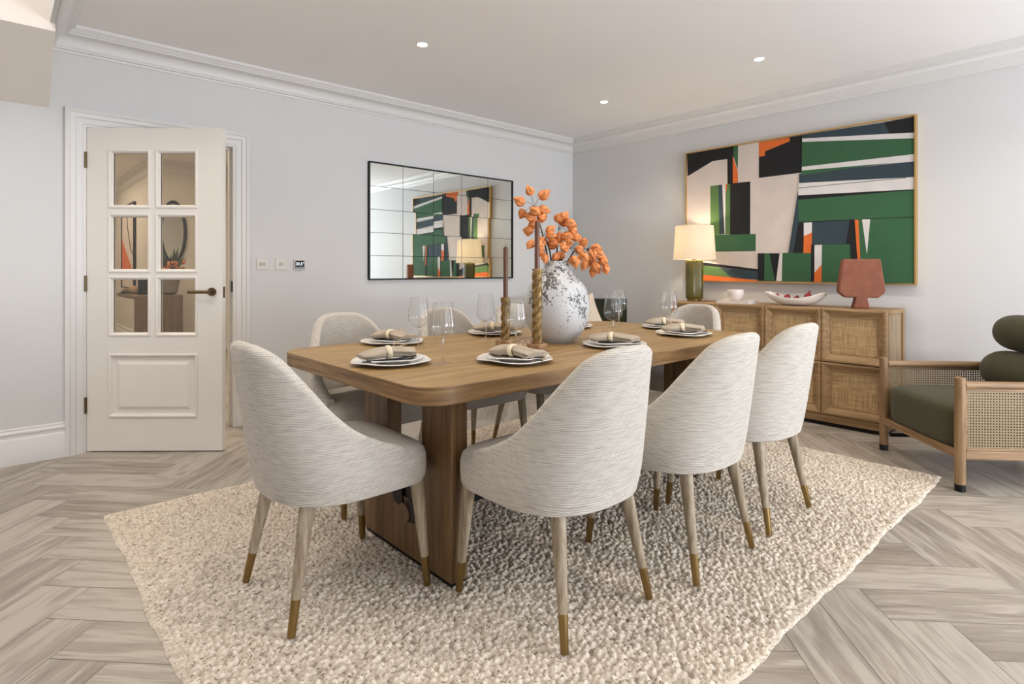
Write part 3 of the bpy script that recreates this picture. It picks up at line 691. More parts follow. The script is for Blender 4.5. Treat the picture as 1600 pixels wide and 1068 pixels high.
def make_chair(label):
    t = thing('dining_chair', label, 'chair', (0, 0, .0145), 0, 'upholstered dining chairs')
    # curved back and arms
    ss = [-1 + 2 * k / 96 for k in range(97)]
    # even spacing round the curve
    def P3(s, z, tt=0.0):
        x, y = plan(abs(s), z, tt); return Vector((x if s >= 0 else -x, y, z))
    arc = [0]
    for k in range(1, 97): arc.append(arc[-1] + (P3(ss[k], .6) - P3(ss[k - 1], .6)).length)
    rows, uvr = [], []
    NV = 16
    for r_ in range(NV + 1 + 6 + 9):
        row, uv = [], []
        for k, s in enumerate(ss):
            H = arm_h(abs(s)); tk = .048 if abs(s) < .5 else .048 - .012 * (abs(s) - .5) / .5
            if r_ <= NV:
                f = r_ / NV; z = .372 + (H - .372) * f
                p = P3(s, z)
                if r_ == 0: p = P3(s, z, .018)
                if r_ == 1: p = P3(s, .376 + .006)
                vv = z
            elif r_ <= NV + 6:
                f = (r_ - NV) / 6; an = PI * f
                a_ = P3(s, H); b_ = P3(s, H, tk); p = (a_ + b_) / 2 + (a_ - b_) / 2 * math.cos(an); p.z = H + tk * .42 * math.sin(an); vv = H + tk * f
            else:
                f = (r_ - NV - 6) / 9; z = H + (.42 - H) * f; p = P3(s, z, tk); vv = H + tk + (H - z)
            row.append(p); uv.append((arc[k], vv))
        rows.append(row); uvr.append(uv)
    bm = new(); grid(bm, rows, uvr)
    # close the two front ends of the shell
    bm.verts.ensure_lookup_table(); n = len(ss); nr = len(rows)
    for c_ in (0, n - 1):
        col = [bm.verts[r_ * n + c_] for r_ in range(nr)]
        for i in range(nr // 2):
            j = nr - 1 - i
            if j - 1 > i: 
                try: bm.faces.new((col[i], col[i + 1], col[j - 1], col[j])) if j - 1 != i + 1 else bm.faces.new((col[i], col[i + 1], col[j]))
                except Exception: pass
    obj('backrest', bm, M_fab, t, True)
    # seat cushion and front
    loop = []
    NB = 80
    for k in range(NB):
        a = 2 * PI * k / NB; cx_, sy_ = math.cos(a), math.sin(a)
        pw = 6 if sy_ > 0 else 2.6
        x = abs(cx_) ** (2 / pw) * (1 if cx_ >= 0 else -1); y = abs(sy_) ** (2 / pw) * (1 if sy_ >= 0 else -1)
        loop.append((x, y))
    def ringp(sx, sf, sb, z): return [Vector((x * sx, (y * sf if y > 0 else y * sb), z)) for x, y in loop]
    prof = [(.0, .0, .0, .374), (.245, .240, .20, .374), (.262, .252, .215, .378), (.268, .260, .22, .392), (.2695, .263, .22, .43), (.269, .262, .22, .465), (.264, .257, .22, .487), (.252, .244, .21, .500), (.20, .19, .17, .508), (.10, .10, .10, .513), (0, 0, 0, .514)]
    rows = [ringp(*p) for p in prof]; 
    per = [0]
    for k in range(1, NB + 1): per.append(per[-1] + (rows[4][k % NB] - rows[4][k - 1]).length)
    uvr = []
    for i, p in enumerate(prof):
        if i <= 6: uvr.append([(per[k], p[3]) for k in range(NB + 1)])
        else: uvr.append([(rows[i][k % NB].x, rows[i][k % NB].y + 3) for k in range(NB + 1)])
    bm = new(); grid(bm, rows[:7], uvr[:7], closed_u=True)
    uvt = [[(rows[i][k % NB].x, rows[i][k % NB].y + 3) for k in range(NB + 1)] for i in range(6, 11)]
    grid(bm, rows[6:], uvt, closed_u=True)
    bmesh.ops.remove_doubles(bm, verts=bm.verts, dist=.0004)
    obj('seat', bm, M_fab, t, True)
    for sx in (-1, 1):
        for fx, fy, tx0, ty0 in ((.243, .238, .222, .205), (.213, -.238, .165, -.165)):
            top = Vector((sx * tx0, ty0, .39)); ft = Vector((sx * fx, fy, 0))
            q = ft + (top - ft) * (.105 / .39)
            bm = new(); tube(bm, [q, q + (top - q) * .5, top], [.0150, .0205, .0255], 18); lg = obj('leg', bm, M_leg, t, True)
            bm = new(); tube(bm, [ft, q + (top - q) * .003], [.0125, .0150], 18); obj('brass_ferrule', bm, M_brass, lg, False)
    return t
CH = [  # x, y, rotation (0 = faces +Y), label
    (0.915, 1.975, -PI / 2, 'oatmeal tub dining chair at the left end of the table, nearest the door'),
    (1.457, 1.388, 0.0, 'large foreground oatmeal tub chair on the near side of the table, turned away'),
    (2.075, 1.322, 0.0, 'oatmeal tub chair in the middle of the near side of the table'),
    (2.665, 1.325, 0.0, 'oatmeal tub chair on the near side of the table closest to the sideboard'),
    (1.42, 2.68, PI, 'oatmeal tub chair on the far side, left, facing the camera'),
    (2.08, 2.68, PI, 'oatmeal tub chair on the far side, middle, behind the wine glasses'),
    (2.68, 2.68, PI, 'oatmeal tub chair on the far side, mostly hidden behind the candlesticks and vase'),
    (3.30, 2.08, PI / 2, 'oatmeal tub chair at the far right end of the table, before the sideboard')]
c0 = make_chair(CH[0][3]); c0.location = (CH[0][0], CH[0][1], .0145); c0.rotation_euler = (0, 0, CH[0][2])
for x, y, rz, lb in CH[1:]: dup(c0, (x, y, .0145), rz, lb)

# ------------------------------------------------------------------ sideboard
SX0, SX1, SY0, SY1, SZ = 4.51, 4.945, 1.20, 2.88, 0.86
t = thing('sideboard', 'oak sideboard with eight woven rattan doors beneath the painting', 'cabinet', ((SX0 + SX1) / 2, (SY0 + SY1) / 2, 0))
cx_, cy_ = t.location.x, t.location.y
def bx(bm, x0, x1, y0, y1, z0, z1): box(bm, x0 - cx_, x1 - cx_, y0 - cy_, y1 - cy_, z0, z1)
bm = new(); bx(bm, SX0 + .045, SX1, SY0, SY1, SZ - .03, SZ); obj('top', bm, M_sbY, t, False, .003)
bm = new(); bx(bm, SX0 + .03, SX1 - .03, SY0 + .02, SY1 - .02, .0, .03); obj('plinth', bm, M_black, t, False)
bm = new(); bx(bm, SX0 + .012, SX1, SY0 + .001, SY1 - .001, .03, .085); obj('base_rail', bm, M_sbY, t, False, .003)
bm = new(); bx(bm, SX0 + .046, SX1 - .03, SY0 + .012, SY1 - .012, .085, SZ - .031); obj('carcass', bm, M_sbX, t, False)
for y in (SY0, SY1 - .012):
    bm = new(); bx(bm, SX1 - .05, SX1, y, y + .012, .085, SZ - .03); obj('end_stile', bm, M_sbZ, t, False, .002)
    bm = new(); bx(bm, SX0 + .046, SX0 + .07, y, y + .012, .085, SZ - .03); obj('end_stile', bm, M_sbZ, t, False, .002)
bm = new(); bx(bm, SX0 + .085, SX0 + .10, SY0 + .009, SY0 + .013, .62, .72); obj('end_slot', bm, M_black, t, False)
DWd = .42
for k in range(4):
    for z0, z1 in ((.088, .468), (.474, SZ)):
        y0 = SY0 + k * DWd + .002; y1 = SY0 + (k + 1) * DWd - .002
        pr = [(0, -.045), (0, -.004), (.004, 0), (.016, .0), (.052, -.022), (.056, -.022), (.056, -.034)]
        d = []
        # frame, mitred, sloping to the rattan panel
        bm = new()
        sweep(bm, [(-y1, z0), (-y0, z0), (-y0, z1), (-y1, z1)], pr, lambda yy, z, dd: (SX0 - dd - cx_, -yy - cy_, z), closed=True)
        dr = obj('door', bm, M_sbY, t, False)
        bm = new(); bx(bm, SX0 + .029, SX0 + .037, y0 + .05, y1 - .05, z0 + .05, z1 - .05); obj('rattan_panel', bm, M_rattan, dr, False)
        bm = new()
        # thin beading round the rattan
        sweep(bm, [(-y1 + .056, z0 + .056), (-y0 - .056, z0 + .056), (-y0 - .056, z1 - .056), (-y1 + .056, z1 - .056)], [(0, -.022), (.006, -.022), (.008, -.029)], lambda yy, z, dd: (SX0 - dd - cx_, -yy - cy_, z), closed=True)
        obj('beading', bm, M_sbZ, dr, False)

# table lamp
t = thing('table_lamp', 'lit table lamp with cream drum shade and fluted olive base on sideboard', 'lamp', (4.73, 2.774, SZ))
bm = new(); lathe(bm, [(.0, 0), (.062, 0), (.062, .022), (.0, .022)], 40, cap=False); obj('brass_foot', bm, M_brass, t)
bm = new(); lathe(bm, [(.02, .022), (.072, .022), (.076, .03), (.077, .05), (.077, .35), (.073, .364), (.06, .370), (.02, .372)], 96, rib=lambda a, z, r: 1 - .045 * abs(math.cos(a * 12)) ** 3 if r > .065 else 1); obj('fluted_base', bm, M_olive, t)
bm = new(); lathe(bm, [(.02, .37), (.02, .385), (.008, .387), (.008, .47), (.0, .47)], 20, cap=False); obj('lamp_stem', bm, M_brass, t)
bm = new(); prf = [(.186, .375), (.166, .68)]; lathe(bm, [(.186, .375), (.166, .68), (.1645, .68), (.1845, .375)], 64, closed=True); sh = obj('lamp_shade', bm, M_shade, t)
bm = new(); tube(bm, [(-.165, 0, .67), (.165, 0, .67)], .002, 6); tube(bm, [(0, -.165, .67), (0, .165, .67)], .002, 6); tube(bm, [(0, 0, .47), (0, 0, .67)], .003, 6); obj('shade_spider', bm, M_brass, t)

# book and cup
t = thing('coffee_table_book', 'pale hardback book lying on the sideboard under the cup', 'book', (4.655, 2.33, SZ), 0.06)
bm = new(); box(bm, -.095, .095, -.13, .13, .003, .025); obj('pages', bm, M_paper, t, False)
bm = new(); box(bm, -.1, .1, -.135, .135, 0, .003); box(bm, -.1, .1, -.135, .135, .025, .028); box(bm, -.1, -.097, -.135, .135, 0, .028); obj('cover', bm, M_cover, t, False)
bm = new(); lathe(bm, [(.0, 0), (.030, 0), (.034, .004), (.052, .018), (.064, .042), (.068, .07), (.065, .088), (.062, .088), (.064, .07), (.060, .045), (.045, .02), (.0, .010)], 40, cap=False)
tag(obj('ceramic_cup', bm, M_pinkcup, None, loc=(4.65, 2.345, SZ + .028)), 'small round white ceramic cup standing on the pale book', 'cup')

# boat shaped bowl with pomegranates
def boat(u, v, r, t):
    pass
bm = new(); rows = []
Lh, Wh = .235, .085
def bpt(u, a, sc, dz=0):
    # u along length -1..1, a across angle 0..pi from one rim to the other
    e = max(0.0, 1 - abs(u) ** 2.2) ** .6
    rim = .062 + .045 * abs(u) ** 2.0
    y = u * (Lh - (1 - sc) * .4); x = Wh * sc * e * math.cos(a) * 1.0
    bot = .0 + (rim) * abs(u) ** 2.6
    z = rim + (bot - rim) * math.sin(a) ** .8 * (1.0)
    return Vector((x, y, z + dz * math.sin(a)))
us = [-1 + 2 * k / 40 for k in range(41)]; As = [PI * k / 20 for k in range(21)]
outer = [[bpt(u, a, 1.0) for u in us] for a in As]; inner = [[bpt(u, a, .90, .010) for u in us] for a in reversed(As)]
grid(bm, outer + inner + [outer[0]])
bmesh.ops.remove_doubles(bm, verts=bm.verts, dist=.0005)
bowl = tag(obj('ceramic_bowl', bm, M_plaster, None, loc=(4.70, 1.875, SZ), smooth=True), 'long boat-shaped rough white bowl holding pomegranates on the sideboard', 'bowl')
bowl.rotation_euler = (0, 0, .05)
PM = [(-.002, .145, .062, .024, 0.3, 'pomegranate at the left end of the white bowl'), (.0, .065, .060, .026, 0.9, 'second pomegranate from the left, with a short crown, in the bowl'),
      (-.005, -.012, .050, .026, -.8, 'lowest, most hidden pomegranate in the middle of the bowl'), (.0, -.095, .070, .032, .35, 'largest and reddest pomegranate at the right of the bowl')]
for x, y, z, r_, tilt, lb in PM:
    t = thing('pomegranate', lb, 'fruit', (4.70 + x, 1.875 + y, SZ + z), 0, 'pomegranates in the bowl'); t.rotation_euler = (0.2, tilt, 0.3)
    bm = new(); lathe(bm, [(.0, -.97 * r_), (.4 * r_, -.9 * r_), (.8 * r_, -.6 * r_), (r_, 0), (.86 * r_, .5 * r_), (.55 * r_, .82 * r_), (.2 * r_, .97 * r_), (0, .98 * r_)], 24, cap=False, rib=lambda a, z_, r: 1 + .02 * math.cos(5 * a)); obj('fruit_body', bm, M_pome, t)
    bm = new(); lathe(bm, [(.2 * r_, .9 * r_), (.16 * r_, 1.15 * r_), (.3 * r_, 1.5 * r_), (.25 * r_, 1.5 * r_), (.1 * r_, 1.1 * r_)], 12, rib=lambda a, z_, r: 1 + .2 * math.cos(6 * a), cap=False); obj('crown', bm, M_pome, t)

# terracotta sculptural vase
pts = [(-.112, .36), (.112, .36), (.122, .345), (.150, .135), (.145, .115), (.105, .078), (.036, .080), (.056, .0), (-.056, .0), (-.036, .080), (-.105, .078), (-.145, .115), (-.150, .135), (-.122, .345)]
bm = new(); prism(bm, pts, lambda p: (p[0], -.045, p[1]), lambda p: (p[0], .045, p[1]))
v_ = tag(obj('terracotta_vase', bm, M_terra, None, True, .012, 4, (4.69, 1.415, SZ)), 'flat terracotta vase with wide shoulders on a short foot, on sideboard', 'vase')
v_.rotation_euler = (0, 0, -math.radians(62))

# ------------------------------------------------------------------ painting (outlines measured on the wall plane)
def unproj(u, v, X):
    r = (u - CXP) / FPX; up = (HYP - v) / FPX
    d = (math.sin(YAW) + r * math.cos(YAW), math.cos(YAW) - r * math.sin(YAW), up)
    k = X / d[0]; return (d[1] * k, CAMH + d[2] * k)
PXF = 4.925
def pp(c): return unproj(c[0] / 3.1405 + 1040, c[1] / 3.1412 + 160, PXF)
pa = thing('abstract_painting', 'large geometric abstract painting in green, black, cream and orange', 'painting', (X2 - .02, 2.052, 1.645))
bm = new(); box(bm, X2 - .035 - pa.location.x, X2 - .001 - pa.location.x, -.92, .92, -.608, .608); obj('canvas', bm, PC['w'], pa, False)
bm = new(); sweep(bm, [(-.926, -.613), (.926, -.613), (.926, .613), (-.926, .613)], [(0, -.018), (0, .030), (.010, .030), (.010, .012), (.014, .010)], lambda y, z, d: (-d, -y, z), closed=True)
bmesh.ops.solidify(bm, geom=bm.faces[:], thickness=.0) if False else None
obj('gold_frame', bm, M_gold, pa, False)
SH = [  # colour, outline in crop pixels
 ('k', [(105, 248), (335, 213), (333, 400), (304, 403), (303, 277), (230, 288), (108, 362)]),
 ('g', [(335, 213), (356, 210), (354, 330), (333, 260)]),
 ('o', [(330, 262), (355, 345), (355, 397), (330, 397)]),
 ('k', [(458, 196), (670, 160), (668, 344), (458, 370)]),
 ('o', [(458, 196), (610, 172), (610, 190), (488, 240), (488, 262), (458, 267)]),
 ('l', [(220, 410), (262, 405), (265, 648), (220, 650)]),
 ('n', [(260, 405), (278, 403), (290, 645), (265, 648)]),
 ('p', [(278, 403), (302, 400), (296, 645), (290, 645)]),
 ('l', [(295, 402), (318, 400), (317, 646), (293, 647)]),
 ('o', [(293, 403), (303, 402), (298, 445)]),
 ('k', [(318, 398), (415, 388), (415, 646), (317, 648)]),
 ('g', [(150, 652), (442, 645), (442, 728), (150, 733)]),
 ('k', [(108, 775), (455, 818), (455, 828), (108, 790)]),
 ('l', [(108, 790), (270, 810), (330, 858), (108, 840)]),
 ('n', [(268, 810), (455, 828), (455, 869), (330, 862)]),
 ('o', [(108, 838), (260, 852), (455, 873), (455, 880), (108, 876)]),
 ('n', [(670, 160), (1080, 97), (1098, 152), (672, 178)]),
 ('k', [(1074, 97), (1220, 70), (1220, 150), (1098, 153)]),
 ('p', [(672, 177), (1220, 148), (1220, 176), (672, 194)]),
 ('g', [(670, 194), (1220, 176), (1220, 258), (670, 318)]),
 ('p', [(670, 316), (1220, 254), (1220, 290), (670, 334)]),
 ('n', [(657, 350), (1220, 290), (1220, 366), (657, 396)]),
 ('g', [(668, 334), (1100, 298), (850, 330), (668, 358)]),
 ('p', [(655, 396), (1220, 366), (1220, 372), (652, 422)]),
 ('k', [(652, 421), (1180, 371), (1180, 368), (652, 419)]),
 ('p', [(652, 423), (1220, 370), (1220, 428), (652, 456)]),
 ('k', [(652, 456), (1220, 426), (1220, 432), (652, 480)]),
 ('g', [(652, 478), (1220, 430), (1220, 562), (652, 588)]),
 ('k', [(652, 586), (1220, 560), (1220, 566), (652, 592)]),
 ('n', [(652, 430), (654, 588), (628, 738), (604, 738)]),
 ('k', [(656, 590), (680, 590), (678, 738), (628, 738)]),
 ('p', [(680, 590), (720, 588), (720, 640), (680, 656)]),
 ('o', [(680, 656), (720, 638), (720, 738), (678, 738)]),
 ('n', [(722, 588), (905, 578), (885, 696), (720, 698)]),
 ('k', [(905, 578), (930, 576), (942, 778), (912, 778), (885, 696)]),
 ('g', [(948, 575), (1220, 564), (1220, 890), (952, 886)]),
 ('o', [(930, 576), (948, 575), (958, 778), (944, 778)]),
 ('p', [(966, 574), (1006, 573), (990, 746)]),
 ('k', [(455, 740), (560, 740), (545, 876), (455, 874)]),
 ('g', [(488, 740), (512, 740), (540, 876), (487, 874)]),
 ('p', [(562, 740), (576, 740), (573, 876), (545, 876)]),
 ('g', [(576, 738), (717, 738), (715, 878), (573, 876)]),
 ('k', [(717, 698), (735, 698), (731, 880), (715, 878)]),
 ('p', [(733, 700), (770, 698), (770, 795), (733, 838)]),
 ('o', [(733, 836), (770, 793), (770, 880), (731, 880)]),
 ('g', [(770, 698), (905, 696), (916, 770), (916, 883), (768, 881)]),
 ('k', [(905, 698), (916, 776), (944, 778), (952, 884), (914, 884)]),
]
for k, (c_, poly) in enumerate(SH):
    bm = new(); q = []
    for c2 in poly:
        y, z = pp(c2); q.append((min(2.975, max(1.130, y)) - pa.location.y, min(2.252, max(1.040, z)) - pa.location.z))
    d0 = .0155 + .00025 * (k + 1)
    prism(bm, q, lambda p: (-.0145, p[0], p[1]), lambda p: (-d0, p[0], p[1]))
    obj('painted_shape', bm, PC[c_], pa, False)

# ------------------------------------------------------------------ panelled mirror on the back wall
MX0, MX1, MZ0, MZ1 = 2.365, 4.01, 1.055, 2.066
mt = thing('wall_mirror', 'wide rectangular mirror of twenty-five panes in a thin black frame', 'mirror', ((MX0 + MX1) / 2, Y1 - .001, (MZ0 + MZ1) / 2))
hw, hh = (MX1 - MX0) / 2, (MZ1 - MZ0) / 2
bm = new(); box(bm, -hw, hw, -.012, 0, -hh, hh); obj('backing', bm, M_black, mt, False)
bm = new(); sweep(bm, [(-hw, -hh), (hw, -hh), (hw, hh), (-hw, hh)], [(0, 0), (0, .028), (.010, .028), (.010, .012)], lambda x, z, d: (x, -d, z), closed=True); obj('mirror_frame', bm, M_black, mt, False)
tw, th_ = (2 * hw - .02) / 5, (2 * hh - .02) / 5
for i in range(5):
    for j in range(5):
        x0 = -hw + .01 + i * tw + .002; z0 = -hh + .01 + j * th_ + .002
        rx, rz = random.uniform(-.004, .004), random.uniform(-.004, .004)
        bm = new(); w2, h2 = tw / 2 - .002, th_ / 2 - .002
        vsq = [(-w2, -h2), (w2, -h2), (w2, h2), (-w2, h2)]
        prism(bm, vsq, lambda p: (p[0], .0, p[1]), lambda p: (p[0], -.004 + rx * p[1] + rz * p[0], p[1]))
        obj('mirror_pane', bm, M_mirror, mt, False, loc=(x0 + w2, -.0125, z0 + h2))

# switches and thermostat
def text_mesh(s, size):
    cu = bpy.data.curves.new('t', 'FONT'); cu.body = s; cu.size = size; cu.align_x = 'CENTER'; cu.align_y = 'CENTER'; cu.extrude = .0004
    o = bpy.data.objects.new('t', cu); C.objects.link(o)
    dg = bpy.context.evaluated_depsgraph_get(); me = bpy.data.meshes.new_from_object(o.evaluated_get(dg)); bpy.data.objects.remove(o); return me
for x0, n_, lb in ((1.453, 3, 'white light switch plate nearest the door, with three rockers'), (1.592, 2, 'white light switch plate beside the thermostat, with two rockers')):
    t = thing('light_switch', lb, 'light switch', (x0 + .043, Y1, 1.185), 0, 'light switches')
    bm = new(); box(bm, -.043, .043, -.007, 0, -.043, .043); obj('switch_plate', bm, M_plastic, t, False, .002)
    for k in range(n_):
        wd = .050 / 3; xa = -.025 + (k + (0 if n_ == 3 else .5)) * wd
        bm = new(); box(bm, xa + .0008, xa + wd - .0008, -.010, -.006, -.012, .012); obj('rocker', bm, M_slot, t, False, .001)
t = thing('thermostat', 'small square thermostat with a black display reading 20.5 degrees', 'thermostat', (1.775, Y1, 1.183))
bm = new(); box(bm, -.043, .043, -.016, 0, -.040, .040); obj('housing', bm, M_plastic, t, False, .003)
bm = new(); box(bm, -.036, .036, -.018, -.014, -.031, .031); sc_ = obj('display', bm, M_black, t, False)
md, nt, b = newmat('lit_digits'); b.inputs['Emission Color'].default_value = (.75, .88, 1, 1); b.inputs['Emission Strength'].default_value = 1.0
me = text_mesh('20.5\u00b0', .032); dg = mobj('digits', me, md, sc_, False); dg.rotation_euler = (PI / 2, 0, 0); dg.location = (0, -.0185, .004)
bm = new()
for k in range(5): box(bm, -.028 + k * .013, -.024 + k * .013, -.019, -.017, -.026, -.022)
obj('icons', bm, md, sc_, False)

# ------------------------------------------------------------------ vase and physalis branches on the table
VX, VY = 2.205, 2.095
bm = new()
_vt = [(.0, .083), (.04, .123), (.091, .154), (.14, .167), (.193, .171), (.243, .166), (.29, .150), (.325, .124), (.352, .096), (.375, .077), (.40, .0685), (.425, .067)]
vp = [(0, 0)] + [(smoothtab(_vt, .425 * k / 44), .425 * k / 44) for k in range(45)] + [(.063, .427), (.060, .424), (.061, .40), (.070, .37), (.115, .32), (.150, .24), (.10, .05), (0, .03)]
lathe(bm, vp, 72, cap=False)
tag(obj('ceramic_vase', bm, M_vase, None, loc=(VX, VY, TZ)), 'large rounded white vase with dark distressed patches at table centre', 'vase')
def unp(u, v, F):
    r = (u - CXP) / FPX; up = (HYP - v) / FPX
    return Vector(((math.sin(YAW) + r * math.cos(YAW)) * F, (math.cos(YAW) - r * math.sin(YAW)) * F, CAMH + up * F))
def lantern_mesh(name, seed):
    rr = random.Random(seed); bm = new()
    ph = [rr.uniform(0, 6) for _ in range(4)]
    def rib(a, z, r):
        return 1 - .26 * abs(math.sin(2.5 * a + z * 8)) ** 4 + .07 * math.sin(3 * a + ph[0] + z * 60) + .05 * math.sin(11 * a + ph[1] + z * 90)
    prof = [(.0, -.024), (.009, -.024), (.018, -.017), (.0235, -.006), (.0235, .003), (.020, .012), (.014, .020), (.007, .028), (.003, .034), (.0, .038)]
    P2 = []
    for (r0, z0), (r1, z1) in zip(prof, prof[1:]): P2 += [(r0, z0), ((r0 + r1) / 2, (z0 + z1) / 2)]
    lathe(bm, P2 + [prof[-1]], 40, cap=False, rib=rib)
    for v in bm.verts: v.co.x += .18 * v.co.z * math.sin(ph[2]); v.co.y += 3.5 * v.co.z ** 2 * math.cos(ph[3])
    bmesh.ops.recalc_face_normals(bm, faces=bm.faces)
    me = bpy.data.meshes.new(name); bm.to_mesh(me); bm.free(); me.materials.append(M_lantern)
    for p in me.polygons: p.use_smooth = True
    return me
LMS = [lantern_mesh('lantern', q) for q in range(5)]
BR = [
 ([(258, 68), (342, 92), (200, 132), (215, 203), (262, 222), (290, 190), (340, 183), (332, 228), (285, 265), (250, 308)], (283, 162), 'tallest physalis branch in the vase, leaning left, with orange seed lanterns'),
 ([(267, 385), (318, 392), (322, 432), (350, 470), (382, 332), (380, 300), (330, 372)], (345, 330), 'short physalis branch low on the left of the vase'),
 ([(430, 232), (466, 218), (460, 252), (500, 265), (515, 312), (535, 345), (480, 342), (435, 350)], (430, 300), 'upright physalis branch above the middle of the vase'),
 ([(395, 385), (490, 380), (466, 402), (578, 375), (553, 420), (578, 458), (527, 487), (440, 455), (415, 462)], (500, 410), 'physalis branch spreading right just above the vase rim'),
 ([(635, 440), (668, 445), (622, 487), (587, 508), (652, 522), (635, 550), (698, 490), (712, 535), (655, 412), (690, 470)], (600, 415), 'drooping physalis branch reaching furthest right of the vase')]
for bi, (ls, tip, lb) in enumerate(BR):
    t = thing('physalis_branch', lb, 'flowers', (VX, VY, TZ + .40), 0, 'physalis branches in the vase')
    base = Vector(t.location)
    F0 = 3.03; foff = [.02, -.05, .03, -.03, .05][bi]
    a0 = unp(868 + (bi - 2) * 4, 424, F0)
    tp = unp(tip[0] / 3.814 + 760, tip[1] / 3.814 + 280, F0 + foff)
    bm = new()
    mid = a0.lerp(tp, .5) + Vector((0, 0, .03 if bi < 3 else .05))
    mainp = [a0 - Vector((0, 0, .03)), a0.lerp(mid, .5) , mid, mid.lerp(tp, .55) + Vector((0, 0, .006)), tp]
    tube(bm, [p - base for p in mainp], [.0028, .0026, .0022, .0019, .0015], 7)
    tube(bm, [p - base + Vector((.012, .006, 0)) for p in mainp[:4]] , [.002, .002, .0016, .001], 6)
    lps = []
    for k, (cx2, cy2) in enumerate(ls):
        P_ = unp(cx2 / 3.814 + 760, cy2 / 3.814 + 280, F0 + foff + random.uniform(-.045, .045))
        # attach to the nearest point of the main stem
        near = min([mid, mid.lerp(tp, .5), tp], key=lambda q: (q - P_).length)
        dirn = (P_ - near); 
        if dirn.length < .01: dirn = Vector((0, 0, 1))
        top = P_ - dirn.normalized() * .026
        hook = near.lerp(top, .6) + Vector((0, 0, .012))
        tube(bm, [q - base for q in (near, hook, top)], [.0014, .0012, .0010], 5)
        lps.append((P_, dirn.normalized()))
    obj('stem', bm, M_stem, t)
    for P_, dr in lps:
        o = bpy.data.objects.new('lantern', random.choice(LMS)); C.objects.link(o); o.parent = t
        o.location = P_ - base
        d3 = (dr + Vector((random.uniform(-.5, .5), random.uniform(-.5, .5), random.uniform(-.7, .2)))).normalized()
        q = d3.to_track_quat('Z', 'Y'); o.rotation_mode = 'QUATERNION'; o.rotation_quaternion = q
        s_ = random.uniform(.92, 1.25); o.scale = (s_, s_, s_ * random.uniform(.85, 1.05))

# ------------------------------------------------------------------ candlesticks
def candlestick(x, y, H, ch, lb1, lb2, rot):
    t = thing('candlestick', lb1, 'candlestick', (x, y, TZ), 0, 'twisted candlesticks')
    bm = new(); lathe(bm, [(0, 0), (.048, 0), (.050, .003), (.050, .034), (.047, .038), (0, .038)], 36, cap=False); obj('round_base', bm, M_disc, t)
    bm = new(); rows = []; n = 48; m_ = 130
    for i in range(m_ + 1):
        f = i / m_; z = .037 + (H - .037) * f; tw_ = f * (H - .037) / .135 * PI * 2 + rot
        ft = 1.0
        row = []
        for k in range(n):
            a = 2 * PI * k / n; lob = .0165 + .0080 * abs(math.cos(1.5 * (a - tw_))) ** .8; 
            if i in (0, m_): lob *= .96
            row.append(Vector((lob * math.cos(a), lob * math.sin(a), z)))
        rows.append(row)
    V = grid(bm, rows, closed_u=True); bm.faces.new(V[0][::-1]); bm.faces.new(V[-1]); obj('twisted_stem', bm, M_twist, t)
    t2 = thing('taper_candle', lb2, 'candle', (x, y, TZ + H), 0, 'taper candles')
    bm = new(); lathe(bm, [(0, 0), (.0118, 0), (.0116, ch - .012), (.009, ch - .004), (.002, ch), (0, ch)], 24, cap=False); obj('wax', bm, M_candle, t2)
    bm = new(); tube(bm, [(0, 0, ch - .002), (.001, 0, ch + .006), (.002, 0, ch + .011)], .0012, 6); obj('wick', bm, M_wax, t2)
candlestick(1.880, 1.912, .385, .225, 'taller twisted gilt candlestick standing in front of the white vase', 'brown taper candle in the taller candlestick', 0.4)
candlestick(1.872, 2.125, .245, .250, 'shorter twisted gilt candlestick to the left of the tall one', 'brown taper candle in the shorter candlestick', 1.6)

# ------------------------------------------------------------------ wine glasses
def make_glass(label):
    t = thing('wine_glass', label, 'glass', (0, 0, TZ), 0, 'ribbed wine glasses')
    bm = new()
    bo = [(.004, .100), (.014, .103), (.029, .110), (.042, .124), (.048, .140), (.0488, .156), (.0465, .185), (.041, .222), (.0365, .246)]
    bi_ = [(r - .0011, z + (.003 if z < .11 else 0)) for r, z in bo][::-1]
    def sub(p):
        o = []
        for i in range(len(p) - 1):
            for k in range(3):
                f = k / 3; o.append((p[i][0] + (p[i + 1][0] - p[i][0]) * f, p[i][1] + (p[i + 1][1] - p[i][1]) * f))
        return o + [p[-1]]
    tab = [(z, r) for r, z in bo]
    zs = [.098 + (.246 - .098) * (k / 26) ** 1.25 for k in range(27)]
    op = [(smoothtab(tab, z), z) for z in zs]
    ribf = lambda a, z, r: 1 + .034 * math.cos(16 * a) * max(0, min(1, (z - .10) / .03))
    lathe(bm, op, 108, rib=ribf, cap=False)
    lathe(bm, [(.0366, .2455), (.0371, .2463), (.0366, .2471), (.0358, .2463)], 48, closed=True)
    obj('bowl', bm, M_goblet, t)
    bm = new(); lathe(bm, [(.0045, .011), (.0034, .03), (.0031, .07), (.0042, .092), (.008, .100), (.004, .104), (0, .1045)], 32, cap=False); obj('stem', bm, M_sglass, t)
    bm = new(); lathe(bm, [(0, .001), (.043, .0008), (.0438, .0016), (.034, .0032), (.012, .006), (.0046, .012), (0, .0125)], 48, cap=False); obj('foot', bm, M_goblet, t)
    return t
def at(u, F):   # a place on the table top at picture column u and depth F
    p = unp(u, 422, F); return (p.x, p.y, TZ)
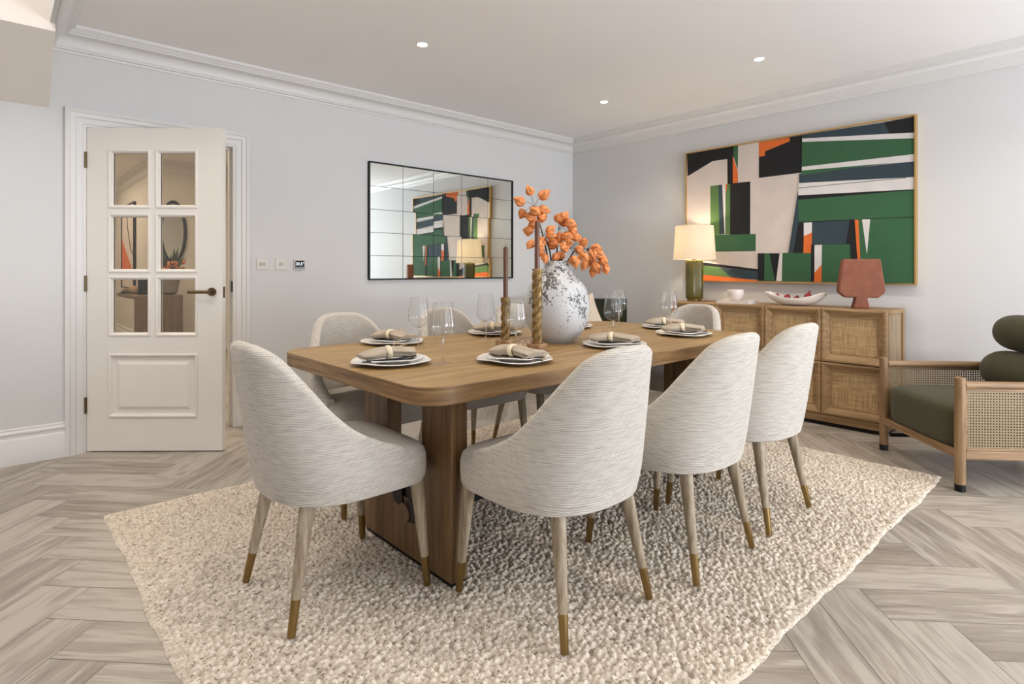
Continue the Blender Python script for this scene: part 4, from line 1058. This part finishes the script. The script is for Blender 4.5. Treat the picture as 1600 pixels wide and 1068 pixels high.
GL = [(692, 2.33, 'ribbed wine glass nearest the camera, standing clear of the plates at left'), (654, 2.79, 'ribbed wine glass behind the two left plates'),
      (759, 3.14, 'faint ribbed wine glass left of the short candlestick, far side'), (806, 2.66, 'ribbed wine glass between the two candlesticks'),
      (958, 3.15, 'ribbed wine glass right of the vase, behind the front middle plate'), (967, 3.86, 'ribbed wine glass farthest back, partly behind another glass'),
      (1046, 3.52, 'ribbed wine glass nearest the sideboard, behind the right-hand plates')]
g0 = make_glass(GL[0][2]); g0.location = at(GL[0][0], GL[0][1])
for k, (u, F, lb) in enumerate(GL[1:]): dup(g0, at(u, F), k * .7, lb)

# ------------------------------------------------------------------ place settings
def plate_bm(R, h, ph, amp=.035, wav=.0022):
    bm = new(); prof = [(0, .0), (.55, .0), (.58, .003), (.80, .55 * h), (.97, h * .95), (1.0, h), (.985, h + .003), (.93, h * .93 + .003), (.78, .5 * h + .004), (.60, .007), (.3, .006), (0, .006)]
    rows = []
    for r_, z in prof:
        row = []
        for k in range(72):
            a = 2 * PI * k / 72; f = max(0, (r_ - .5) / .5)
            rr = R * r_ * (1 + f * (amp * math.cos(3 * a + ph) + amp * .5 * math.cos(5 * a + 2 * ph) + amp * .3 * math.cos(8 * a)))
            row.append(Vector((rr * math.cos(a), rr * math.sin(a), z + wav * f * math.cos(4 * a + ph * 1.7))))
        rows.append(row)
    grid(bm, rows, closed_u=True); bmesh.ops.remove_doubles(bm, verts=bm.verts, dist=.0002); return bm
def napkin_bm():
    bm = new(); rows, uvr = [], []
    nU, nV = 46, 40
    for i in range(nU + 1):
        f = i / nU; x = -.116 + .232 * f
        d = abs(x) / .116
        wd = .017 + (.042 * min(1, d * 1.2) ** .9 if x > 0 else .062 * d * (1 - .88 * d ** 2.2))
        hgt = (.023 - .006 * d) if x > 0 else .023 * (1 - .70 * d ** 3)
        zc = .017 + .004 * math.cos(d * PI)
        if i in (0, nU): wd *= .93; hgt *= .6
        yo = .016 * math.sin(x * 16)
        row, uv = [], []
        for k in range(nV):
            a = 2 * PI * k / nV
            fold = 1 + (.22 if x > 0 else .10) * math.sin(5 * a + x * 10) * (0.35 + .65 * d)
            y = wd * math.cos(a) * fold; z = hgt * math.sin(a) * (1 + .30 * math.cos(y * 120 + x * 14) * d)
            row.append(Vector((x + .010 * math.cos(a) * d * (1 if x > 0 else -1), y + yo, max(.0005, zc + z)))); uv.append((x, wd * a))
        uv.append((x, wd * 2 * PI)); rows.append(row); uvr.append(uv)
    V = grid(bm, rows, uvr, closed_u=True)
    bm.faces.new(V[0][::-1]); bm.faces.new(V[-1])
    return bm
def ring_bm():
    bm = new(); n = 36
    rings = []
    for k in range(n):
        a = 2 * PI * k / n; r_ = .0255
        row = []
        for j in range(10):
            b_ = 2 * PI * j / 10
            rr = r_ + .0055 * math.cos(b_) ; row.append(bm.verts.new((.0115 * math.sin(b_) + .002 * math.sin(2 * a), rr * math.cos(a) * 1.08, rr * math.sin(a) * .90)))
        rings.append(row)
    for k in range(n):
        A, B = rings[k], rings[(k + 1) % n]
        for j in range(10): bm.faces.new((A[j], A[(j + 1) % 10], B[(j + 1) % 10], B[j]))
    return bm
def knife_bm():
    bm = new(); pts = [(-.105, -.008), (-.095, -.0095), (.0, -.006), (.0, -.009), (.08, -.0095), (.098, -.006), (.104, .003), (.09, .007), (0, .006), (-.095, .0075), (-.105, .006)]
    prism(bm, pts, lambda p: (p[0], p[1], 0), lambda p: (p[0], p[1], .003)); return bm
def fork_bm():
    bm = new(); pts = [(-.10, -.006), (.03, -.0035), (.045, -.012), (.10, -.013), (.10, -.0095), (.06, -.008), (.06, -.0055), (.10, -.0055), (.10, -.0018), (.06, -.0018), (.06, .0018), (.10, .0018), (.10, .0055), (.06, .0055), (.06, .008), (.10, .0095), (.10, .013), (.045, .012), (.03, .0035), (-.10, .006)]
    prism(bm, pts, lambda p: (p[0], p[1], .003 + .006 * max(0, p[0] - .03) / .07), lambda p: (p[0], p[1], .006 + .006 * max(0, p[0] - .03) / .07)); return bm
def sprig_bm():
    bm = new()
    for k in range(13):
        a = random.uniform(-1.1, 1.1); l_ = random.uniform(.04, .075); e = Vector((l_ * math.cos(a), l_ * math.sin(a), random.uniform(.008, .036)))
        tube(bm, [(0, 0, 0), e * .5 + Vector((0, 0, .006)), e], [.0008, .0006, .0005], 5)
        for q in range(4):
            c_ = e + Vector((random.uniform(-.008, .008), random.uniform(-.008, .008), random.uniform(-.006, .008)))
            bmesh.ops.create_icosphere(bm, subdivisions=1, radius=random.uniform(.0016, .0032), matrix=Matrix.Translation(c_))
    return bm
NR_ = [.45, -.75, -.45, -.30, -.60, -.15, 0, -.3]
SET = [(612, 2.325, -.15, 'at the left end of the table'), (806, 2.38, .25, 'on the near side in front of the candlesticks'),
       (959, 2.85, .1, 'on the near side just right of the vase'), (1069, 3.33, .0, 'at the near right corner of the table'),
       (615, 2.96, -.1, 'on the far side at left, behind the end setting'), (773, 3.38, 0.1, 'on the far side behind the short candlestick'),
       (889, 3.78, 0, 'on the far side, mostly hidden by the vase'), (1040, 3.74, .1, 'at the far right end before the end chair')]
proto = {}
viewrot = -YAW
for k, (u, F, ra, where) in enumerate(SET):
    p = at(u, F); rz = viewrot + ra; z = TZ
    c, s = math.cos(rz), math.sin(rz)
    def off(dx, dy, dz): return (p[0] + c * dx - s * dy, p[1] + s * dx + c * dy, TZ + dz)
    specs = [('charger_plate', 'large wavy-rimmed white plate ', 'plate', 'large wavy plates', off(0, 0, .0012), rz + k * .9, lambda: (plate_bm(.158, .017, .6), M_china)),
             ('side_plate', 'smaller white plate ', 'plate', 'smaller plates on top', off(0.003, .004, .0100), rz + 1.3 + k * .6, lambda: (plate_bm(.120, .016, 2.1), M_china)),
             ('table_knife', 'black knife under the napkin ', 'knife', 'black knives', off(.010, -.060, .0225), viewrot + NR_[k] + .06, lambda: (knife_bm(), M_dkcut)),
             ('table_fork', 'black fork under the napkin ', 'fork', 'black forks', off(.016, -.044, .0225), viewrot + NR_[k] + .14, lambda: (fork_bm(), M_dkcut)),
             ('linen_napkin', 'folded taupe linen napkin ', 'napkin', 'taupe napkins', off(-.012, -.006, .0275), viewrot + NR_[k], lambda: (napkin_bm(), M_nap)),
             ('napkin_ring', 'cream wooden ring round the napkin ', 'napkin ring', 'cream napkin rings', off(-.014, -.006, .0480), viewrot + NR_[k] + .12, lambda: (ring_bm(), M_cream)),
             ('dried_flower_sprig', 'tan dried flower sprig ', 'dried flowers', 'dried flower sprigs', off(-.016, .02, .044), rz + (2.3 if k in (2, 3, 5) else .6), lambda: (sprig_bm(), M_dried))]
    for nm, lb, cat, grp, loc, r2, mk in specs:
        if nm not in proto:
            bm, mt_ = mk(); o = obj(nm, bm, mt_); tag(o, lb + where, cat, grp); proto[nm] = o
        else:
            o = proto[nm].copy(); C.objects.link(o); o['label'] = lb + where
        o.location = loc; o.rotation_euler = (0, 0, r2)

# ------------------------------------------------------------------ armchair with cane sides
ax = Vector((4.201, 1.134, 0)); bx_ = Vector((3.709, .659, 0))
ctr = (ax + bx_) / 2; wdir = (bx_ - ax).normalized()        # local +X: left post to right post as seen
rzA = math.atan2(wdir.y, wdir.x)                             # local Y then points away from the table?
t = thing('cane_armchair', 'oak armchair with cane sides and olive green cushions at right edge', 'armchair', tuple(ctr), rzA)
# local frame: x from far post to near post, +y = depth towards the wall side
HWd = (bx_ - ax).length / 2; sgn = 1
ny_ = Vector((-wdir.y, wdir.x, 0)); sgn = 1 if ny_.dot(Vector((.7, -.7, 0))) > 0 else -1
DP = .80
def lp(x, y, z): return (x, y * sgn, z)
for sx in (-1, 1):
    for y, zt in ((0, .585), (DP, .585)):
        bm = new(); tube(bm, [lp(sx * HWd, y, .036), lp(sx * HWd, y, zt - .003), lp(sx * HWd, y, zt)], [.0245, .0245, .022], 22); lg = obj('leg', bm, M_arm, t)
        bm = new(); tube(bm, [lp(sx * HWd, y, 0), lp(sx * HWd, y, .036)], .0246, 22); obj('black_foot', bm, M_black, lg)
    bm = new(); tube(bm, [lp(sx * HWd, .02, .545), lp(sx * HWd, DP - .02, .545)], .0205, 16); obj('arm_rail', bm, M_armY, t)
    bm = new(); y0, y1 = sorted((.02 * sgn, (DP - .02) * sgn)); box(bm, sx * HWd - .014, sx * HWd + .014, y0, y1, .165, .208); obj('side_rail', bm, M_armY, t, False, .004)
    bm = new(); ul_ = bm.loops.layers.uv.verify(); x = sx * HWd
    q = [bm.verts.new(lp(x, y, z)) for y, z in ((.03, .205), (DP - .03, .205), (DP - .03, .53), (.03, .53))]
    f = bm.faces.new(q)
    for lp_, uv in zip(f.loops, ((.03, .205), (DP - .03, .205), (DP - .03, .53), (.03, .53))): lp_[ul_].uv = uv
    cn = obj('cane_panel', bm, M_cane, t, False)
    cn.modifiers.new('thickness', 'SOLIDIFY').thickness = .003
    bm = new()
    for (ya, yb, za, zb) in ((.022, DP - .022, .208, .222), (.022, DP - .022, .515, .528), (.022, .034, .208, .528), (DP - .034, DP - .022, .208, .528)):
        y0, y1 = sorted((ya * sgn, yb * sgn)); box(bm, x - .006, x + .006, y0, y1, za, zb)
    obj('cane_border', bm, M_armY, t, False, .002)
bm = new(); y0, y1 = sorted((-.014 * sgn, .014 * sgn)); box(bm, -HWd, HWd, y0, y1, .165, .205); obj('front_rail', bm, M_armX, t, False, .004)
bm = new(); y0, y1 = sorted(((DP - .014) * sgn, (DP + .014) * sgn)); box(bm, -HWd, HWd, y0, y1, .165, .205); box(bm, -HWd, HWd, y0, y1, .52, .56); obj('rear_rail', bm, M_armX, t, False, .004)
bm = new(); tube(bm, [lp(-HWd + .02, .03, .10), lp(-HWd + .02, DP - .03, .10)], .012, 8); obj('black_stretcher', bm, M_black, t)
def cushion(name, x0, x1, y0, y1, z0, z1, r, mat, par, dome=.02, n=14):
    bm = new(); rows = []; uvr = []
    # superellipsoid box
    e1, e2 = .28, .28
    cx2, cy2, cz2 = (x0 + x1) / 2, (y0 + y1) / 2, (z0 + z1) / 2; a, b_, c_ = (x1 - x0) / 2, (y1 - y0) / 2, (z1 - z0) / 2
    sp_ = lambda v, e: (abs(v) ** e) * (1 if v >= 0 else -1)
    NU, NVv = 64, 28
    for i in range(NVv + 1):
        ph = -PI / 2 + PI * i / NVv; row = []; uv = []
        for k in range(NU):
            th = 2 * PI * k / NU
            x = a * sp_(math.cos(ph), r) * sp_(math.cos(th), e1); y = b_ * sp_(math.cos(ph), r) * sp_(math.sin(th), e1); z = c_ * sp_(math.sin(ph), r)
            z += dome * (1 - (x / a) ** 2) * (1 - (y / b_) ** 2) * (1 if z > 0 else 0)
            row.append(Vector(lp(cx2 + x, cy2 + y, cz2 + z)))
            uv.append((x + y, z + y * .7 if abs(ph) > .8 else z))
        uv.append(uv[0]); rows.append(row); uvr.append(uv)
    grid(bm, rows, uvr, closed_u=True); bmesh.ops.remove_doubles(bm, verts=bm.verts, dist=.0005)
    return obj(name, bm, mat, par)
cushion('seat_cushion', -HWd + .018, HWd - .018, -.012, DP - .06, .190, .425, .24, M_green, t, .02)
bm = new(); y0, y1 = sorted((.014 * sgn, (DP - .014) * sgn)); box(bm, -HWd + .014, HWd - .014, y0, y1, .172, .196); obj('seat_deck', bm, M_armX, t, False)
def roll(name, y, z, ry, rz_, hx, tilt=0):
    bm = new(); rows, uvr = [], []
    for i in range(25):
        f = -1 + 2 * i / 24; sc = (1 - abs(f) ** 5) ** .45 if abs(f) < 1 else 0.0
        rows.append([Vector(lp(hx * f, y + ry * sc * math.cos(2 * PI * k / 36), z + rz_ * sc * math.sin(2 * PI * k / 36))) for k in range(36)])
        uvr.append([(k / 36 * .7, hx * f) for k in range(37)])
    grid(bm, rows, uvr, closed_u=True); bmesh.ops.remove_doubles(bm, verts=bm.verts, dist=.0005)
    return obj(name, bm, M_green, t)
roll('back_cushion', .62, .535, .13, .125, HWd - .03)
roll('headrest_bolster', .66, .765, .105, .110, HWd - .055)

# dark green chair in the far corner with a cream cushion
t = thing('corner_armchair', 'dark green upholstered chair in the far corner, mostly behind the vase', 'armchair', (4.275, 3.40, 0), -YAW + .12)
def sbox(name, a, par, mat, bv=.02):
    bm = new(); box(bm, *a); ul_ = bm.loops.layers.uv.verify()
    for f in bm.faces:
        for l_ in f.loops:
            c_ = l_.vert.co; l_[ul_].uv = (c_.x + c_.y, c_.z + c_.y * .3)
    return obj(name, bm, mat, par, True, bv, 3)
sbox('backrest', (-.56, .225, .12, .24, .10, .865), t, M_dgreen, .012)
sbox('seat', (-.49, .155, -.34, .12, .16, .42), t, M_dgreen, .03)
for sx in (-1, 1): sbox('armrest', (sx * .3575 - .2025, sx * .3575 - .1325, -.34, .12, .10, .60), t, M_dgreen, .02)
for sx in (-1, 1):
    for y in (-.30, .20):
        bm = new(); tube(bm, [(sx * .35 - .168, y, 0), (sx * .35 - .168, y, .12)], [.014, .02], 12); obj('leg', bm, M_black, t)
bm = new(); rows, uvr = [], []
for i in range(25):
    v = -1 + 2 * i / 24; row, uv = [], []
    for j in range(25):
        u = -1 + 2 * j / 24
        k_ = 1 - .10 * (1 - abs(u) ** 2) * abs(v) ** 3 ; k2 = 1 - .10 * (1 - abs(v) ** 2) * abs(u) ** 3
        row.append((u * .21 * k2, v * .21 * k_, .07 * ((1 - u ** 4) * (1 - v ** 4)) ** .6)); uv.append((u * .21, v * .21))
    rows.append([Vector(q) for q in row]); uvr.append(uv)
grid(bm, rows, uvr); grid(bm, [[Vector((q.x, q.y, -q.z)) for q in r_] for r_ in rows], uvr); bmesh.ops.remove_doubles(bm, verts=bm.verts, dist=.0004)
cs = tag(obj('throw_cushion', bm, M_cush, None), 'cream linen cushion leaning on the dark green corner chair', 'cushion')
cr = Matrix.Translation((4.275, 3.40, 0)) @ Matrix.Rotation(-YAW + .12, 4, 'Z') @ Matrix.Translation((-.265, -.005, .665)) @ Matrix.Rotation(math.radians(-20), 4, 'Y') @ Matrix.Rotation(math.radians(76), 4, 'X')
cs.matrix_world = cr
